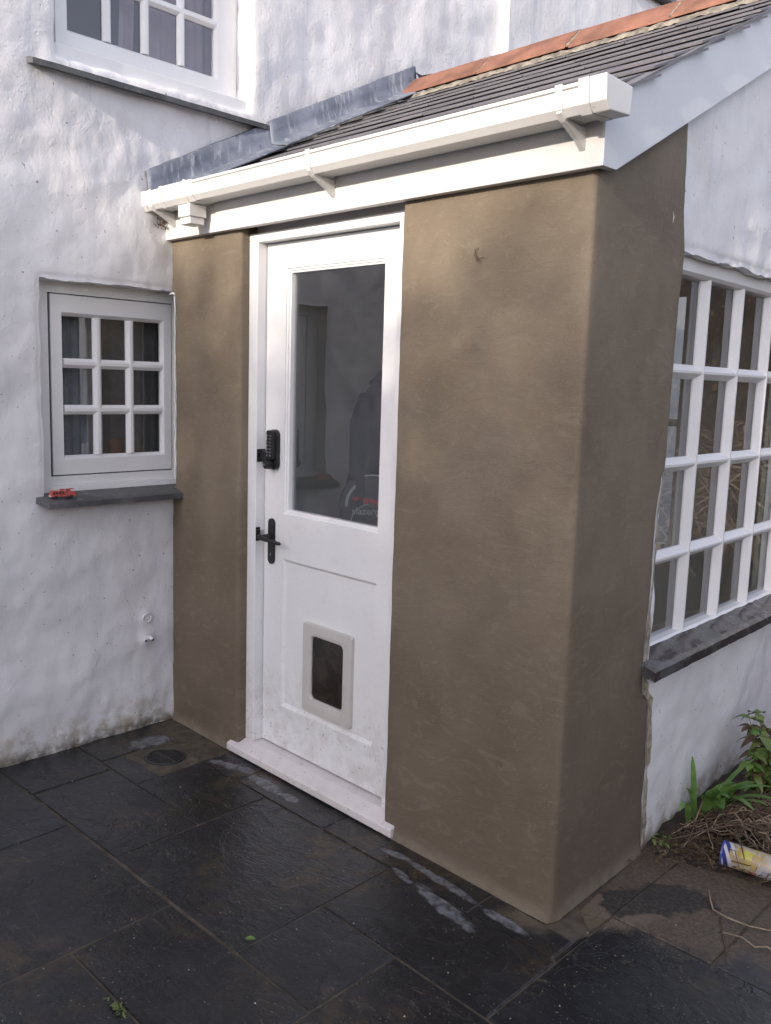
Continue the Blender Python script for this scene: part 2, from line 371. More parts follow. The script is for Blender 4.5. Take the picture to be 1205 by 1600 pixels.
def lines(*segs):
    """segs of (start, end, step) -> sorted unique coordinates"""
    out = []
    for a, b, st in segs:
        k = max(1, round((b-a)/st)); out += [a+(b-a)*i/k for i in range(k+1)]
    out = sorted(out); r = [out[0]]
    for x in out[1:]:
        if x - r[-1] > 1e-5: r.append(x)
    return r
def fbm(p, sc, oc=3):
    return noise.fractal(Vector(p)*sc, .9, 2.1, oc, noise_basis='PERLIN_ORIGINAL')
def grid_wall(us, zs, holes, amp, seed, clamp=None, depth=.1, roundr=.02, y0=0., reveal_noise=.004, fine=.0012, wob=0., extra=None):
    """face in the X(along) / Y(inward) / Z frame; holes (u0,u1,z0,z1) get real reveals going inward by depth"""
    mb = MB(); nu, nz = len(us), len(zs)
    def disp(u, z):
        d = -amp*fbm((u, seed, z), 2.6, 3) - fine*3*fbm((u, seed+9, z), 14., 2)
        if extra: d += extra(u, z)
        for (a, b, c, e) in holes:
            du = max(a-u, 0, u-b); dz = max(c-z, 0, z-e); q = math.hypot(du, dz)
            if q < roundr*2.5: d += roundr*.6*math.exp(-(q/(roundr*.6))**2)
        return y0 + d
    def pos(u, z):
        uu, zz = u, z
        if wob:
            for (a, b, c, e) in holes:
                du = max(a-u, 0, u-b); dz = max(c-z, 0, z-e); q = math.hypot(du, dz)
                if q < .06:
                    k = wob*(1-q/.06); uu += k*fbm((u, seed+3, z), 9.); zz += k*1.6*fbm((u, seed+5, z), 9.)
        if clamp: zz = min(zz, clamp(u))
        return (uu, disp(u, z), zz)
    V = [[pos(u, z) for z in zs] for u in us]
    mb.v = [V[i][j] for i in range(nu) for j in range(nz)]
    inside = lambda i, j: any(h[0]-1e-6 < (us[i]+us[i+1])/2 < h[1]+1e-6 and h[2]-1e-6 < (zs[j]+zs[j+1])/2 < h[3]+1e-6 for h in holes)
    ins = [[inside(i, j) for j in range(nz-1)] for i in range(nu-1)]
    for i in range(nu-1):
        for j in range(nz-1):
            if ins[i][j]: continue
            if clamp and zs[j] >= max(clamp(us[i]), clamp(us[i+1])): continue
            mb.f.append([i*nz+j, (i+1)*nz+j, (i+1)*nz+j+1, i*nz+j+1]); mb.mi.append(0)
    def strip(a, b):
        pa, pb = mb.v[a], mb.v[b]; n0 = len(mb.v); K = 4
        for k in range(1, K+1):
            t = k/K
            for p in (pa, pb):
                y = p[1]+(depth+y0-p[1])*t; q = reveal_noise*fbm((p[0]*1.3, y, p[2]*1.3), 18.)*math.sin(t*PI)
                mb.v.append((p[0]+q, y, p[2]+q))
        r = [a, b]
        for k in range(K):
            mb.f.append([r[0], r[1], n0+k*2+1, n0+k*2]); mb.mi.append(0); r = [n0+k*2, n0+k*2+1]
    for i in range(nu-1):
        for j in range(nz-1):
            if not ins[i][j]: continue
            if i > 0 and not ins[i-1][j]: strip(i*nz+j, i*nz+j+1)
            if i < nu-2 and not ins[i+1][j]: strip((i+1)*nz+j, (i+1)*nz+j+1)
            if j > 0 and not ins[i][j-1]: strip(i*nz+j, (i+1)*nz+j)
            if j < nz-2 and not ins[i][j+1]: strip(i*nz+j+1, (i+1)*nz+j+1)
    return mb

def bar_prof(x, half, front, y0, y1):    # cross-section of a chamfered glazing bar: wide at the glass, narrow at the front
    return [(x-half, y1), (x-half, y1-.006), (x-front, y0), (x+front, y0), (x+half, y1-.006), (x+half, y1)]

def glazed(frame_obj, a, z, yglass, ybar, half=.021, front=.005, mat=None, curt=None):
    """panes and chamfered glazing bars between the lines in a and z, children of frame_obj"""
    for x in a[1:-1]:
        MB().prism(bar_prof(x, half, front, ybar, yglass), z[0]+.0005, z[-1]-.0005, 'z').build('glazing_bar', mat, frame_obj)
    for zz in z[1:-1]:
        mb = MB(); pr = bar_prof(zz, half, front, ybar+.0012, yglass)
        mb.prism([(q[1], q[0]) for q in pr], a[0]+.0005, a[-1]-.0005, 'x'); mb.build('glazing_bar', mat, frame_obj)
    for i in range(len(a)-1):
        for j in range(len(z)-1):
            MB().box(a[i]+.002, a[i+1]-.002, yglass+.001, yglass+.004, z[j]+.002, z[j+1]-.002).build('window_pane', M_glass, frame_obj)

# ================================================================== GROUND
g = MB(); g.box(-30, 40, -30, 40, -.4, -.045); struct(g.build('ground', M_gravelg))
gb = MB(); gb.box(-.3, 2.80, -3.6, .9, -.044, -.0045)
patio = struct(gb.build('patio', M_grout, bevel=0))
slabs = []
def wf(x): return AL*x            # the border line follows the porch front
GL2 = lambda x: -.158 + -.036*x   # long joint parallel to the porch front
def slab(quad, name='paving_slab', th=.03, dz=None):
    """quad ccw; inset joint, bevelled and slightly uneven"""
    cx_ = sum(p[0] for p in quad)/len(quad); cy_ = sum(p[1] for p in quad)/len(quad); k = len(quad)
    g_ = .0035; poly = []
    for i, p in enumerate(quad):
        a = Vector(quad[i-1]); b = Vector(p); c_ = Vector(quad[(i+1) % k])
        d1 = (b-a).normalized(); d2 = (c_-b).normalized(); n1 = Vector((-d1.y, d1.x)); n2 = Vector((-d2.y, d2.x))
        bis = (n1+n2); bis = bis/ max(.3, bis.length_squared)*2
        poly.append(b + bis*g_ + Vector((random.uniform(-.001, .001), random.uniform(-.001, .001))))
    zt = random.uniform(-.0016, .0016) if dz is None else dz
    tilt = (random.uniform(-.002, .002), random.uniform(-.002, .002))
    vs = []; ch = .0035
    for (ins_, z) in ((0, -th), (0, zt-ch), (ch, zt)):
        for p in poly:
            q = Vector((p.x-cx_, p.y-cy_)); L = q.length; q = q*(1-ins_/L) if L else q
            vs.append((q.x, q.y, z + (0 if z == -th else tilt[0]*q.x+tilt[1]*q.y)))
    fs = []
    for r_ in range(2):
        for i in range(k): j = (i+1) % k; fs.append((r_*k+i, r_*k+j, (r_+1)*k+j, (r_+1)*k+i))
    fs.append(tuple(range(2*k, 3*k)))
    MB().add(vs, fs).build(name, M_pave, patio, (cx_, cy_, 0))
R_ = lambda x0, x1, y0, y1: [(x0, y0), (x1, y0), (x1, y1), (x0, y1)]
L2 = GL2
XS = [.292, .595, .905, 1.228, 1.540, 1.851, 2.171, 2.477, 2.79]
# between the long joint and the row below
slab([(.890, -.805), (1.540, -.822), (1.540, L2(1.54)), (.888, L2(.888))])
slab([(.292, -.797), (.890, -.805), (.887, -.484), (.292, -.476)])
slab([(1.540, -.510), (2.171, -.543), (2.171, L2(2.171)), (1.540, L2(1.54))])
slab([(1.540, -.822), (1.851, -.838), (1.851, -.528), (1.540, -.510)])
slab([(1.851, -1.165), (2.477, -1.185), (2.477, -.56), (2.171, -.543), (1.851, -.528)])
slab([(1.235, -1.140), (1.851, -1.165), (1.851, -.838), (1.228, -.822)])
slab([(.598, -1.435), (1.235, -1.45), (1.228, -.822), (.592, -.806)])
slab([(.0, -1.11), (.598, -1.115), (.592, -.806), (.0, -.80)])
slab([(.0, -1.74), (.598, -1.75), (.598, -1.115), (.0, -1.11)])
slab([(.598, -1.75), (1.235, -1.77), (1.235, -1.45), (.598, -1.435)])
slab([(1.235, -1.77), (1.86, -1.79), (1.851, -1.165), (1.235, -1.140)])
slab([(1.86, -1.79), (2.48, -1.8), (2.477, -1.185), (1.851, -1.165)])
slab([(0, -.80), (.292, -.797), (.292, -.476), (.0, -.47)])
# row with the drain: cut round the gully
slab([(.0, -.47), (.205, -.472), (.205, -.135), (.0, -.13)])
slab([(.205, -.472), (.470, -.480), (.470, -.372), (.205, -.372)])
slab([(.470, -.480), (.887, -.484), (.888, L2(.888)), (.470, L2(.47))])
# right of the corner
slab([(2.171, -.543), (2.477, -.56), (2.79, -.57), (2.79, .055), (2.171, .063)])
slab([(2.477, -1.185), (2.79, -1.19), (2.79, -.57), (2.477, -.56)])
slab([(2.171, .063), (2.475, .060), (2.475, .70), (2.171, .70)])
slab([(2.475, .060), (2.79, .055), (2.79, .70), (2.475, .70)])
slab([(2.085, .02), (2.171, -.06), (2.171, .62), (2.04, .62)])
# narrow border between the long joint and the wall
bx = [.470, .70, 1.205, 1.855, 2.155]
for i in range(4):
    a, b = bx[i], bx[i+1]
    slab([(a, L2(a)), (b, L2(b)), (b, wf(b)-.005 if b < 2.1 else wf(b)-.02), (a, wf(a)-.005)])
slab([(2.155, L2(2.155)), (2.171, L2(2.171)), (2.171, -.06), (2.155, -.10)])
for i in range(-1, 5):
    for j in range(3):
        x0 = i*.62+ .0; y1 = -1.80 - j*.6
        if i >= 0: slab([(x0, y1-.6), (x0+.62, y1-.6), (x0+.62, y1), (x0, y1)])

# gully: square mortar bed and round slotted grate
dr = thing('drain_grate', 'small round black slotted drain grate in its mortar square by the wall corner', 'drain', (.330, -.258, 0), .05)
mb = MB(); k = 32; cc = []
for i in range(k):
    a = 2*PI*i/k; cc.append((.083*math.cos(a), .083*math.sin(a)))
sq = []
for (x, y) in cc:
    t = .112/max(abs(x), abs(y)); sq.append((x*t, y*t))
vs = [(x, y, -.002+.0015*fbm((x, y, 3), 20)) for x, y in cc] + [(x, y, -.004+.002*fbm((x, y, 1), 20)) for x, y in sq] + [(x, y, -.04) for x, y in cc]
mb.add(vs, [(i, k+i, k+(i+1) % k, (i+1) % k) for i in range(k)] + [(i, (i+1) % k, 2*k+(i+1) % k, 2*k+i) for i in range(k)])
mb.build('mortar_surround', simple('muddy_mortar', (.075, .062, .045), .7, .45, 20., .003, 80.), dr)
mb = MB(); vs = []
for (rr_, z) in ((.081, -.012), (.081, -.001), (.078, .001), (.071, .001), (.069, -.008)):
    vs += [(rr_*math.cos(2*PI*i/k), rr_*math.sin(2*PI*i/k), z) for i in range(k)]
mb.add(vs, [(r_*k+i, r_*k+(i+1) % k, (r_+1)*k+(i+1) % k, (r_+1)*k+i) for r_ in range(4) for i in range(k)])
mb.build('grate_rim', M_iron, dr)
barm = {}
for i in range(-6, 7):
    x = i*.0112; h = math.sqrt(max(0, .070**2-x*x))
    MB().box(x-.0024, x+.0024, -h, h, -.009, -.001 + .0004*(i % 3)).build('grate_bar', M_iron, dr)
MB().box(-.0695, .0695, -.006, .006, -.0095, -.0006).build('cross_bar', M_iron, dr)
MB().box(-.09, .09, -.09, .09, -.043, -.041).build('gully_bottom', M_iron, dr)

# soil bed along the gable foot
mb = MB(); us = lines((2.03, 3.3, .03)); vs_ = lines((.40, 3.2, .03)); nu, nv = len(us), len(vs_)
def soilz(x, y):
    ex = min((y-.42-.25*max(0, x-2.25))/.22, 1.); e = max(0, min(1, ex))
    return -.022 + .055*e + .022*fbm((x, y, 0), 7, 4)*e
mb.v = [(x, y, soilz(x, y)) for x in us for y in vs_]
mb.f = [[i*nv+j, (i+1)*nv+j, (i+1)*nv+j+1, i*nv+j+1] for i in range(nu-1) for j in range(nv-1)]; mb.mi = [0]*len(mb.f)
struct(mb.build('soil_bed', M_soil, smooth=True))

# ================================================================== HOUSE
house = thing('white_house', 'old white lumpy-rendered house wall with small paned windows behind the porch', 'house', (0, 0, 0), PI/2)
# house frame: X along the wall (world +y), Y inward (world -x), Z up
SW = (-.578, .088, 1.046, 1.880)         # small window opening
UW = (-.500, .410, 2.690, 3.85)          # upper window opening
us = lines((-.95, SW[0], .014), (SW[0], SW[1], .014), (SW[1], UW[1], .02), (UW[0], UW[1], .02), (UW[1], 2.2, .022))
us = [u for u in us if True]
zs = lines((0, SW[2], .016), (SW[2], SW[3], .016), (SW[3], UW[2], .018), (UW[2], UW[3], .03), (UW[3], 4.6, .05))
def pipes(u, z):      # painted-over stubs swell the wall
    d = 0
    for (a, b, r_, h) in ((-.137, .491, .026, -.012), (-.14, .394, .030, -.016), (-.25, 1.92, .3, -.006), (-.8, .9, .2, -.008)):
        d += h*math.exp(-((u-a)**2+(z-b)**2)/r_**2)
    return d
wl = grid_wall(us, zs, [SW, UW], .014, 2.2, depth=.125, roundr=.014, wob=.006, extra=pipes)
wl.build('wall', M_wall, house, smooth=True)
# plainer wall beyond the part in view
mb = MB(); mb.box(-9, -.95, .0, .3, 0, 5.4); mb.box(-.95, 2.205, .0, .3, 4.6, 5.4); mb.build('wall', M_wall, house)
mb = grid_wall(lines((2.205, 6.0, .05)), lines((0, 5.4, .06)), [(3.50, 4.45, 4.20, 5.1)], .012, 5.5, y0=-.062, depth=.12, wob=.004)
mb.build('wall', M_wall, house, smooth=True)
MB().box(2.195, 2.210, -.060, .3, 0, 5.4).build('wall_return', M_frame, house)
mb = MB(); mb.box(-9, 6, 4.0, 4.2, 0, 5.4); mb.box(-9, -8.8, .3, 4.0, 0, 5.4); mb.box(5.8, 6, .3, 4.0, 0, 5.4); mb.box(-9, 6, .3, 4.0, 5.41, 5.5)
mb.build('wall', M_wall, house)
# rooms behind the windows
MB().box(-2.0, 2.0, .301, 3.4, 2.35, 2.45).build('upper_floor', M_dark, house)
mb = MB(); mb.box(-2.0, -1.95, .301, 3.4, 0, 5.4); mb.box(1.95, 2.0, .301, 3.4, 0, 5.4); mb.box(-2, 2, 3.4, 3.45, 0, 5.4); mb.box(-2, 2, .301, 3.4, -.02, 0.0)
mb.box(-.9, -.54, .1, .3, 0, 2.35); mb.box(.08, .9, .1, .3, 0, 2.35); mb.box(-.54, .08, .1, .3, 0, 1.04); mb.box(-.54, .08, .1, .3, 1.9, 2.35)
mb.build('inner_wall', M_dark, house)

# small window: outer frame, sash, panes
wf_ = MB().ring2((-.575, .100, 1.080, 1.862), (-.5035, .0475, 1.1205, 1.8335), [(0, .085), (0, .052), (.9, .050), (.95, .060), (1, .085)])
wf_.box(-.575, .100, .052, .075, 1.8605, 1.90)
wf_.box(-.575, .100, .034, .085, 1.048, 1.0798)
sw = wf_.build('window', M_frame, house, (0, .030, 0), bevel=.002); sw['label'] = 'small nine-pane window above the ground-floor slate sill'
SA = [-.448, -.299, -.149, .001]; SZ = [1.198, 1.382, 1.567, 1.751]
MB().ring2((-.502, .046, 1.122, 1.832), (-.448, .001, 1.198, 1.751), [(0, .07), (0, .046), (.84, .045), (.998, .062), (1, .075)]).build('sash', M_frame, sw, bevel=.0015)
MB().ring(-.505, .049, 1.119, 1.835, [(0.0, .0515), (.0, .078), (.004, .078)]).build('draught_seal', simple('grey_rubber_seal', (.22, .22, .22), .7), sw)
glazed(sw, SA, SZ, .066, .046, .019, .006, M_frame)
# upper window
uf = MB().ring2((UW[0]-.02, UW[1], 2.740, 3.85), (-.441, .364, 2.761, 3.79), [(0, .13), (0, .086), (.9, .085), (1, .095), (1, .13)])
uf.box(UW[0]+.004, UW[1]-.002, .006, .12, 2.655, 2.7395)
uw = uf.build('window', M_frame, house, (0, .018, 0), bevel=.002); uw['label'] = 'large upper paned window with pink curtain behind'
UA = [-.391, -.2235, -.051, .122, .290]; UZ = [2.829, 3.045, 3.261, 3.477, 3.70]
MB().ring2((-.445, .368, 2.757, 3.80), (-.391, .290, 2.829, 3.70), [(0, .11), (0, .079), (.85, .078), (.998, .095), (1, .11)]).build('sash', M_frame, uw, bevel=.0015)
glazed(uw, UA, UZ[:4]+[3.70], .1, .079, .019, .006, M_frame)
# far upper window, only its sill and foot show above the ridge
f2 = MB().ring(3.50, 4.45, 4.24, 5.1, [(0, .12), (0, .04), (.05, .04), (.05, .07), (.05, .12)]).build('window', M_frame, house, bevel=.002)
glazed(f2, [3.55, 3.80, 4.1, 4.4], [4.29, 4.6, 5.05], .08, .05, .019, .006, M_frame)
MB().box(3.35, 4.6, -.13, .03, 4.195, 4.232).build('slate_sill', M_sill, house, bevel=.003)
# slate sills
def rough_slab(x0, x1, y0, y1, ztop_in, ztop_out, th, name, mat, parent, rz=0, loc=(0,0,0), seed=0, n=26, skew0=0., skew1=0.):
    mb = MB(); P = []
    ys = lines((y0, y1, (y1-y0)/6)); xs = lines((0, 1, 1/n))
    for lay in (0, 1):
        for i, t in enumerate(xs):
            for j, y in enumerate(ys):
                f = (y-y0)/(y1-y0); a = x0+skew0*(1-f); b = x1+skew1*(1-f)
                x = a+(b-a)*t; e = .0025*fbm((x*3, seed, y), 12)
                yy = y + (.003*fbm((x, seed+2, lay), 16) if j == 0 else 0)
                if i in (0, n): x += .003*fbm((y, seed, lay), 30)
                z = ztop_out+(ztop_in-ztop_out)*f + e*.5 - (th if lay else 0) - (.002 if lay == 0 and j == 0 else 0)
                P.append((x, yy, z))
    nx, ny = len(xs), len(ys); mb.v = P; o = nx*ny
    for i in range(nx-1):
        for j in range(ny-1):
            a = i*ny+j; mb.f += [[a, a+ny, a+ny+1, a+1], [o+a, o+a+1, o+a+ny+1, o+a+ny]]
        for j in (0, ny-1): a = i*ny+j; mb.f.append([a, a+ny, o+a+ny, o+a])
    for j in range(ny-1):
        for i in (0, nx-1): a = i*ny+j; mb.f.append([a, a+1, o+a+1, o+a])
    mb.mi = [0]*len(mb.f)
    return mb.build(name, mat, parent, loc, rz)
rough_slab(-.625, .062, -.088, .035, 1.060, 1.036, .024, 'slate_sill', M_sill, house, seed=4, skew0=.02, skew1=-.025)
rough_slab(-.608, .470, -.050, .070, 2.668, 2.644, .022, 'slate_sill', M_sill, house, seed=8)
# painted stubs below the small window
t = thing('pipe_stub', 'painted-over pipe stub with two dark holes low on the white wall', 'pipe', (0.006, -.138, .394), PI/2)
MB().tube([(-.012, .02, 0), (-.012, -.014, 0)], .0075, 12).build('stub', M_wall, t, smooth=True)
MB().tube([(.010, .02, .008), (.010, -.022, .010), (.012, -.03, .004)], .0085, 12).build('stub', M_wall, t, smooth=True)
MB().tube([(.012, -.0302, .004), (.0125, -.032, .003)], .006, 10).build('hole', M_iron, t)
MB().tube([(-.012, -.0142, 0), (-.012, -.0156, 0)], .005, 10).build('hole', M_iron, t)
t = thing('wall_plug_scar', 'small raised round scar flaking in the white paint above the pipe stub', 'scar', (.008, -.137, .491), PI/2)
MB().tube([(.020*math.cos(a*.5), -.003, .020*math.sin(a*.5)) for a in range(-3, 8)], .0035, 6).build('flaked_rim', M_wall, t, smooth=True)
# curtains
def curtain(name, label, x0, x1, y, z0, z1, amp, freq, mat, rz=0, base=(0,0,0), lean=0.):
    mb = MB(); n = 90; vs = []
    for i in range(n+1):
        u = x0+(x1-x0)*i/n; d = amp*math.sin(u*freq)+amp*.5*math.sin(u*freq*2.3+1)
        vs += [(u, y+d, z0), (u+lean, y+d*.7, z1)]
    mb.add(vs, [(2*i, 2*i+2, 2*i+3, 2*i+1) for i in range(n)])
    o = mb.build(name, mat, None, base, rz, smooth=True); return tag(o, label, 'curtain', 'curtains behind the windows')
curtain('net_curtain', 'grey net curtain hanging in folds behind left column of the small window', -.58, -.24, .17, 1.0, 1.95, .010, 130, M_curtg, PI/2)
curtain('net_curtain', 'flat dull grey net curtain across the middle and right columns of the small window', -.30, .24, .235, 1.0, 1.95, .004, 70, simple('dull_net', (.13, .13, .14), .9), PI/2)
curtain('window_curtain', 'pinkish curtain behind the right half of the upper window', -.02, .36, .22, 2.72, 3.85, .012, 60, M_curtp, PI/2)
curtain('window_curtain', 'narrow pinkish curtain edge behind the second column of the upper window', -.13, -.06, .20, 2.72, 3.85, .010, 60, M_curtp, PI/2, lean=.05)
lamp = thing('table_lamp', 'dim orange table lamp glowing behind the middle pane of the small window', 'lamp', (-.195, -.155, .99))
gl = N('orange_lampshade'); gl.b.inputs['Emission Color'].default_value = (1, .35, .12, 1); gl.b.inputs['Emission Strength'].default_value = .008
gl.fin((.07, .04, .032), .8)
MB().tube([(0,0,.10), (0,0,.26)], [.035, .026], 24).build('lamp_shade', gl.m, lamp, smooth=True)
MB().tube([(0,0,0), (0,0,.02), (0,0,.10)], [.03, .02, .008], 16).build('lamp_base', M_wood, lamp, smooth=True)

# ================================================================== PORCH
porch = thing('brown_rendered_porch', 'freshly brown-rendered lean porch with slate roof and white door', 'porch', (0, 0, 0), AL)
porch['label'] = 'freshly brown-rendered gabled porch with grey slate roof, joined to the white house'
cd_, sd_ = math.cos(DG), math.sin(DG)
def gpt(v, off=0.): return (W - v*sd_ + off*cd_, v*cd_ + off*sd_)
RE = [(-.05, .569), (.297, .567), (.54, .542), (.566, .501), (.75, .495), (.95, .506), (1.16, .504), (1.27, .527), (1.29, .548), (1.55, .552), (1.75, .556), (1.96, .566), (2.02, .545), (2.31, .529), (2.6, .53)]
def vedge(z):
    for (a, b), (c, d) in zip(RE, RE[1:]):
        if a <= z <= c: return b+(d-b)*(z-a)/(c-a)
    return RE[-1][1]
XD0, XD1 = .503, 1.370
# right pier: door reveal -> front -> rounded corner -> gable strip
mb = MB(); zs = lines((0, 2.55, .02)); prof = []
for t in (0, .5, 1): prof.append(('f', XD1, .22-.212*t))
prof.append(('f', XD1+.003, .002)); prof.append(('f', XD1+.010, 0))
for x in lines((XD1+.02, W-.04, .03)): prof.append(('f', x, 0))
RC = .017
for k in range(1, 6):
    a = k/6*PI/2; prof.append(('f', W-RC+RC*math.sin(a)-.001, RC-RC*math.cos(a)))
for t in lines((.06, .97, .045)): prof.append(('g', t, 0))
prof += [('g', .99, -.002), ('g', 1.0, -.008), ('g', 1.0, -.05)]
for p in prof:
    for z in zs:
        if p[0] == 'f': x, y = p[1], p[2]; top = 2.125 if y < .05 else 2.125
        else: v = p[1]*(vedge(z)+(.004*fbm((z, 1, 1), 22, 3) if p[1] > .9 else 0)); x, y = gpt(v, p[2]); top = 2.15+SL*v
        zz = min(z, top)
        if p[0] == 'f' and p[1] > W-.06: top2 = 2.125+.03; zz = min(z, top2)
        d = .0030*fbm((x, y, z), 3.3, 3) + .0008*fbm((x, y, z), 17, 2)
        if p[0] == 'f' and p[2] == 0: y += d; 
        elif p[0] == 'g': x -= d
        if p[0] == 'f' and p[1] <= XD1+.01: x += .0035*fbm((z, 4, 0), 5, 3)
        if zz < .04: y -= (.04-zz)*.25 if p[0] == 'f' else 0; x += (.04-zz)*.25 if p[0] == 'g' else 0
        mb.v.append((x, y, zz))
nz = len(zs)
for i in range(len(prof)-1):
    for j in range(nz-1):
        a = i*nz+j
        if abs(mb.v[a][2]-mb.v[a+1][2]) < 1e-6 and abs(mb.v[a+nz][2]-mb.v[a+nz+1][2]) < 1e-6: continue
        mb.f.append([a, a+nz, a+nz+1, a+1]); mb.mi.append(0)
mb.build('rendered_wall', M_cem, porch, smooth=True)
# left pier
mb = MB(); prof = []
def xl(z): return .030 + .004*fbm((z, 2, 2), 20) if 1.05 < z < 1.865 else .0 + (-.012 if z < .25 else 0)
prof = [('l', .06), ('l', .004), ('l2', 0)] + [('m', t) for t in lines((.03, .97, .06))] + [('r', .006, .0015), ('r', .0015, .006), ('r', 0, .014), ('r', 0, .12), ('r', 0, .22)]
for p in prof:
    for z in zs:
        zz = min(z, 2.125); x0 = xl(z)
        if p[0] == 'l': x, y = x0, p[1]
        elif p[0] == 'l2': x, y = x0+.004, 0
        elif p[0] == 'm': x, y = x0+.01+(XD0-.03-x0)*p[1], 0
        else: x, y = XD0-p[1]+.003*fbm((z, 7, 0), 5, 3), p[2]
        if y < .01: y += .0030*fbm((x, y, z), 3.3, 3)
        if zz < .04 and y < .02: y -= (.04-zz)*.25
        mb.v.append((x, y, zz))
for i in range(len(prof)-1):
    for j in range(nz-1):
        a = i*nz+j
        if abs(mb.v[a][2]-mb.v[a+1][2]) < 1e-6: continue
        mb.f.append([a, a+nz, a+nz+1, a+1]); mb.mi.append(0)
mb.build('rendered_wall', M_cem, porch, smooth=True)
# white crumb of old paint at the pier / window joint
mb = MB(); mb.tube([(.027+.003*math.sin(z*60), -.002, z) for z in lines((1.07, 1.86, .03))], .0032, 5); mb.tube([(.027, -.002, 1.866), (.012, -.004, 1.874), (-.004, -.006, 1.868)], .005, 6)
mb.build('paint_edge', M_wall, porch, smooth=True)
# white part of the gable wall
GW = (.556, 2.16, .600, 1.958)
rake = lambda v: 2.15+SL*min(v, 2*YR-v)
gw = grid_wall(lines((.46, GW[0], .012), (GW[0], GW[1], .02), (GW[1], 2.74, .04)), lines((0, GW[2], .018), (GW[2], GW[3], .02), (GW[3], 2.9, .02)),
               [GW], .010, 7.7, clamp=rake, depth=.12, y0=.006, roundr=.016, wob=.010)
gw.build('gable_wall', M_wall, porch, (W, 0, 0), GR, smooth=True)
# flaking strip of old plaster between the new render and the white wall
mb = MB(); rs = lines((.02, 1.28, .012)); vs = []
for z in rs:
    e = vedge(z); wdt = .012+.022*abs(fbm((z, 0, 9), 6, 3)) + (.02 if .3 < z < .6 else 0) + .012*(z < .25)
    for k in range(5):
        f = k/4; vs.append((e-.006+f*wdt+.003*fbm((z, k, 0), 40), -.0035*math.sin((1-f)*PI*.5+.2)-.002*abs(fbm((z, k, 3), 60)), z))
mb.add(vs, [(i*5+k, i*5+k+1, i*5+6+k, i*5+5+k) for i in range(len(rs)-1) for k in range(4)])
M_flk = simple('flaky_old_plaster', (.34, .29, .21), .85, .5, 38., .004, 90.)
mb.build('old_plaster_edge', M_flk, porch, (W, 0, 0), GR, smooth=True)
# inner faces of the porch
mb = MB(); mb.box(.02, XD0-.0, .221, .235, 0, 2.30); mb.box(XD1, W-.25, .221, .235, 0, 2.30); mb.box(XD0, XD1, .10, .12, 2.06, 2.26)
mb.build('inner_wall', M_room, porch)
mb = MB(); mb.box(.10, GW[0], .13, .145, 0, 2.2); mb.box(GW[0]+.001, GW[1], .13, .145, 0, .59); mb.box(GW[1]+.001, 2.65, .13, .145, 0, 2.2); mb.prism([(.1, 2.201), (2.65, 2.201), (2.65, 2.22), (YR, 2.86), (.1, 2.22)], .13, .145, 'y')
mb.build('inner_wall', M_room, porch, (W, 0, 0), GR)
mb = MB(); mb.box(.05, .15, 2.68, 2.75, 0, 2.2); mb.box(.95, 1.9, 2.68, 2.75, 0, 2.2); mb.box(.1505, .9495, 2.68, 2.75, 0, .6); mb.box(.1505, .9495, 2.68, 2.75, 2.1, 2.2)  # opening in the rear wall is added to brighten the porch interior
mb.build('rear_wall', M_room, porch)
rw = MB().ring(.15, .95, .6, 2.1, [(0, .05), (0, .02), (.05, .02), (.05, .05)]).build('window', M_frame, porch, (0, 2.68, 0)); rw['label'] = 'unseen white rear window added to let daylight into the porch'
glazed(rw, [.20, .55, .90], [.65, 1.35, 2.05], .04, .02, .02, .006, M_frame)
MB().box(.02, 1.93, .22, 2.68, -.02, .03).build('porch_floor', M_floor, porch)
MB().prism([(.22, .03), (2.66, .03), (2.66, 2.2), (YR, 2.88), (.22, 2.32)], .012, .022, 'x').build('inner_wall', M_room, porch)
# gable window
gf = MB().ring(GW[0]-.02, GW[1]+.01, .618, 1.975, [(0, .12), (0, .050), (.030, .048), (.062, .048), (.072, .062), (.075, .11)])
gwin = gf.build('window', M_frame, porch, (W, 0, 0), GR, bevel=.0015); gwin['label'] = 'large white multi-pane window in the gable wall'
GA = [.610, .912, 1.219, 1.526, 1.833, 2.10]; GZ = [.6706, .9732, 1.2856, 1.5964, 1.9049]
GAo = [GA[0]] + GA[1:]
glazed(gwin, GA, [.685, .9732, 1.2856, 1.5964, 1.9049], .088, .056, .024, .004, M_frame)
# bead lining against the glass so that each pane sits in a stepped rebate
rough_slab(.478, 2.25, -.045, .075, .690, .655, .034, 'slate_sill', M_wsill, porch, GR, (W, 0, 0), seed=3, n=50)

# fascia, bargeboards
MB().box(-.01, W+.0325, -.030, -.002, 2.085, 2.200).build('fascia', M_fascia, porch, bevel=.002)
MB().box(.0, W, -.0015, .06, 2.126, 2.2).build('wall_plate', M_wood, porch)
bp = [(-.030, 2.0855), (.040, 2.087), (YR, 2.087+SL*(YR-.04)), (YR, 2.262+SL*YR+.002), (-.030, 2.262+SL*-.030+.001)]
MB().prism([(a, b) for a, b in bp], -.034, -.010, 'y').build('bargeboard', M_barge, porch, (W, 0, 0), GR, bevel=.0015)
bp2 = [(2*YR-a, b) for a, b in bp][::-1]
MB().prism([(a, b) for a, b in bp2], -.034, -.010, 'y').build('bargeboard', M_barge, porch, (W, 0, 0), GR, bevel=.0015)
# roof deck
def deck(y0, y1):
    mb = MB(); a, b = roofz(y0)-.03, roofz(y1)-.03
    mb.prism([(y0, a-.02), (y1, b-.02), (y1, b), (y0, a)], .0, W-.23, 'x'); mb.build('roof_deck', M_wood, porch)
deck(-.02, YR); deck(YR+.0005, 2*YR+.04)
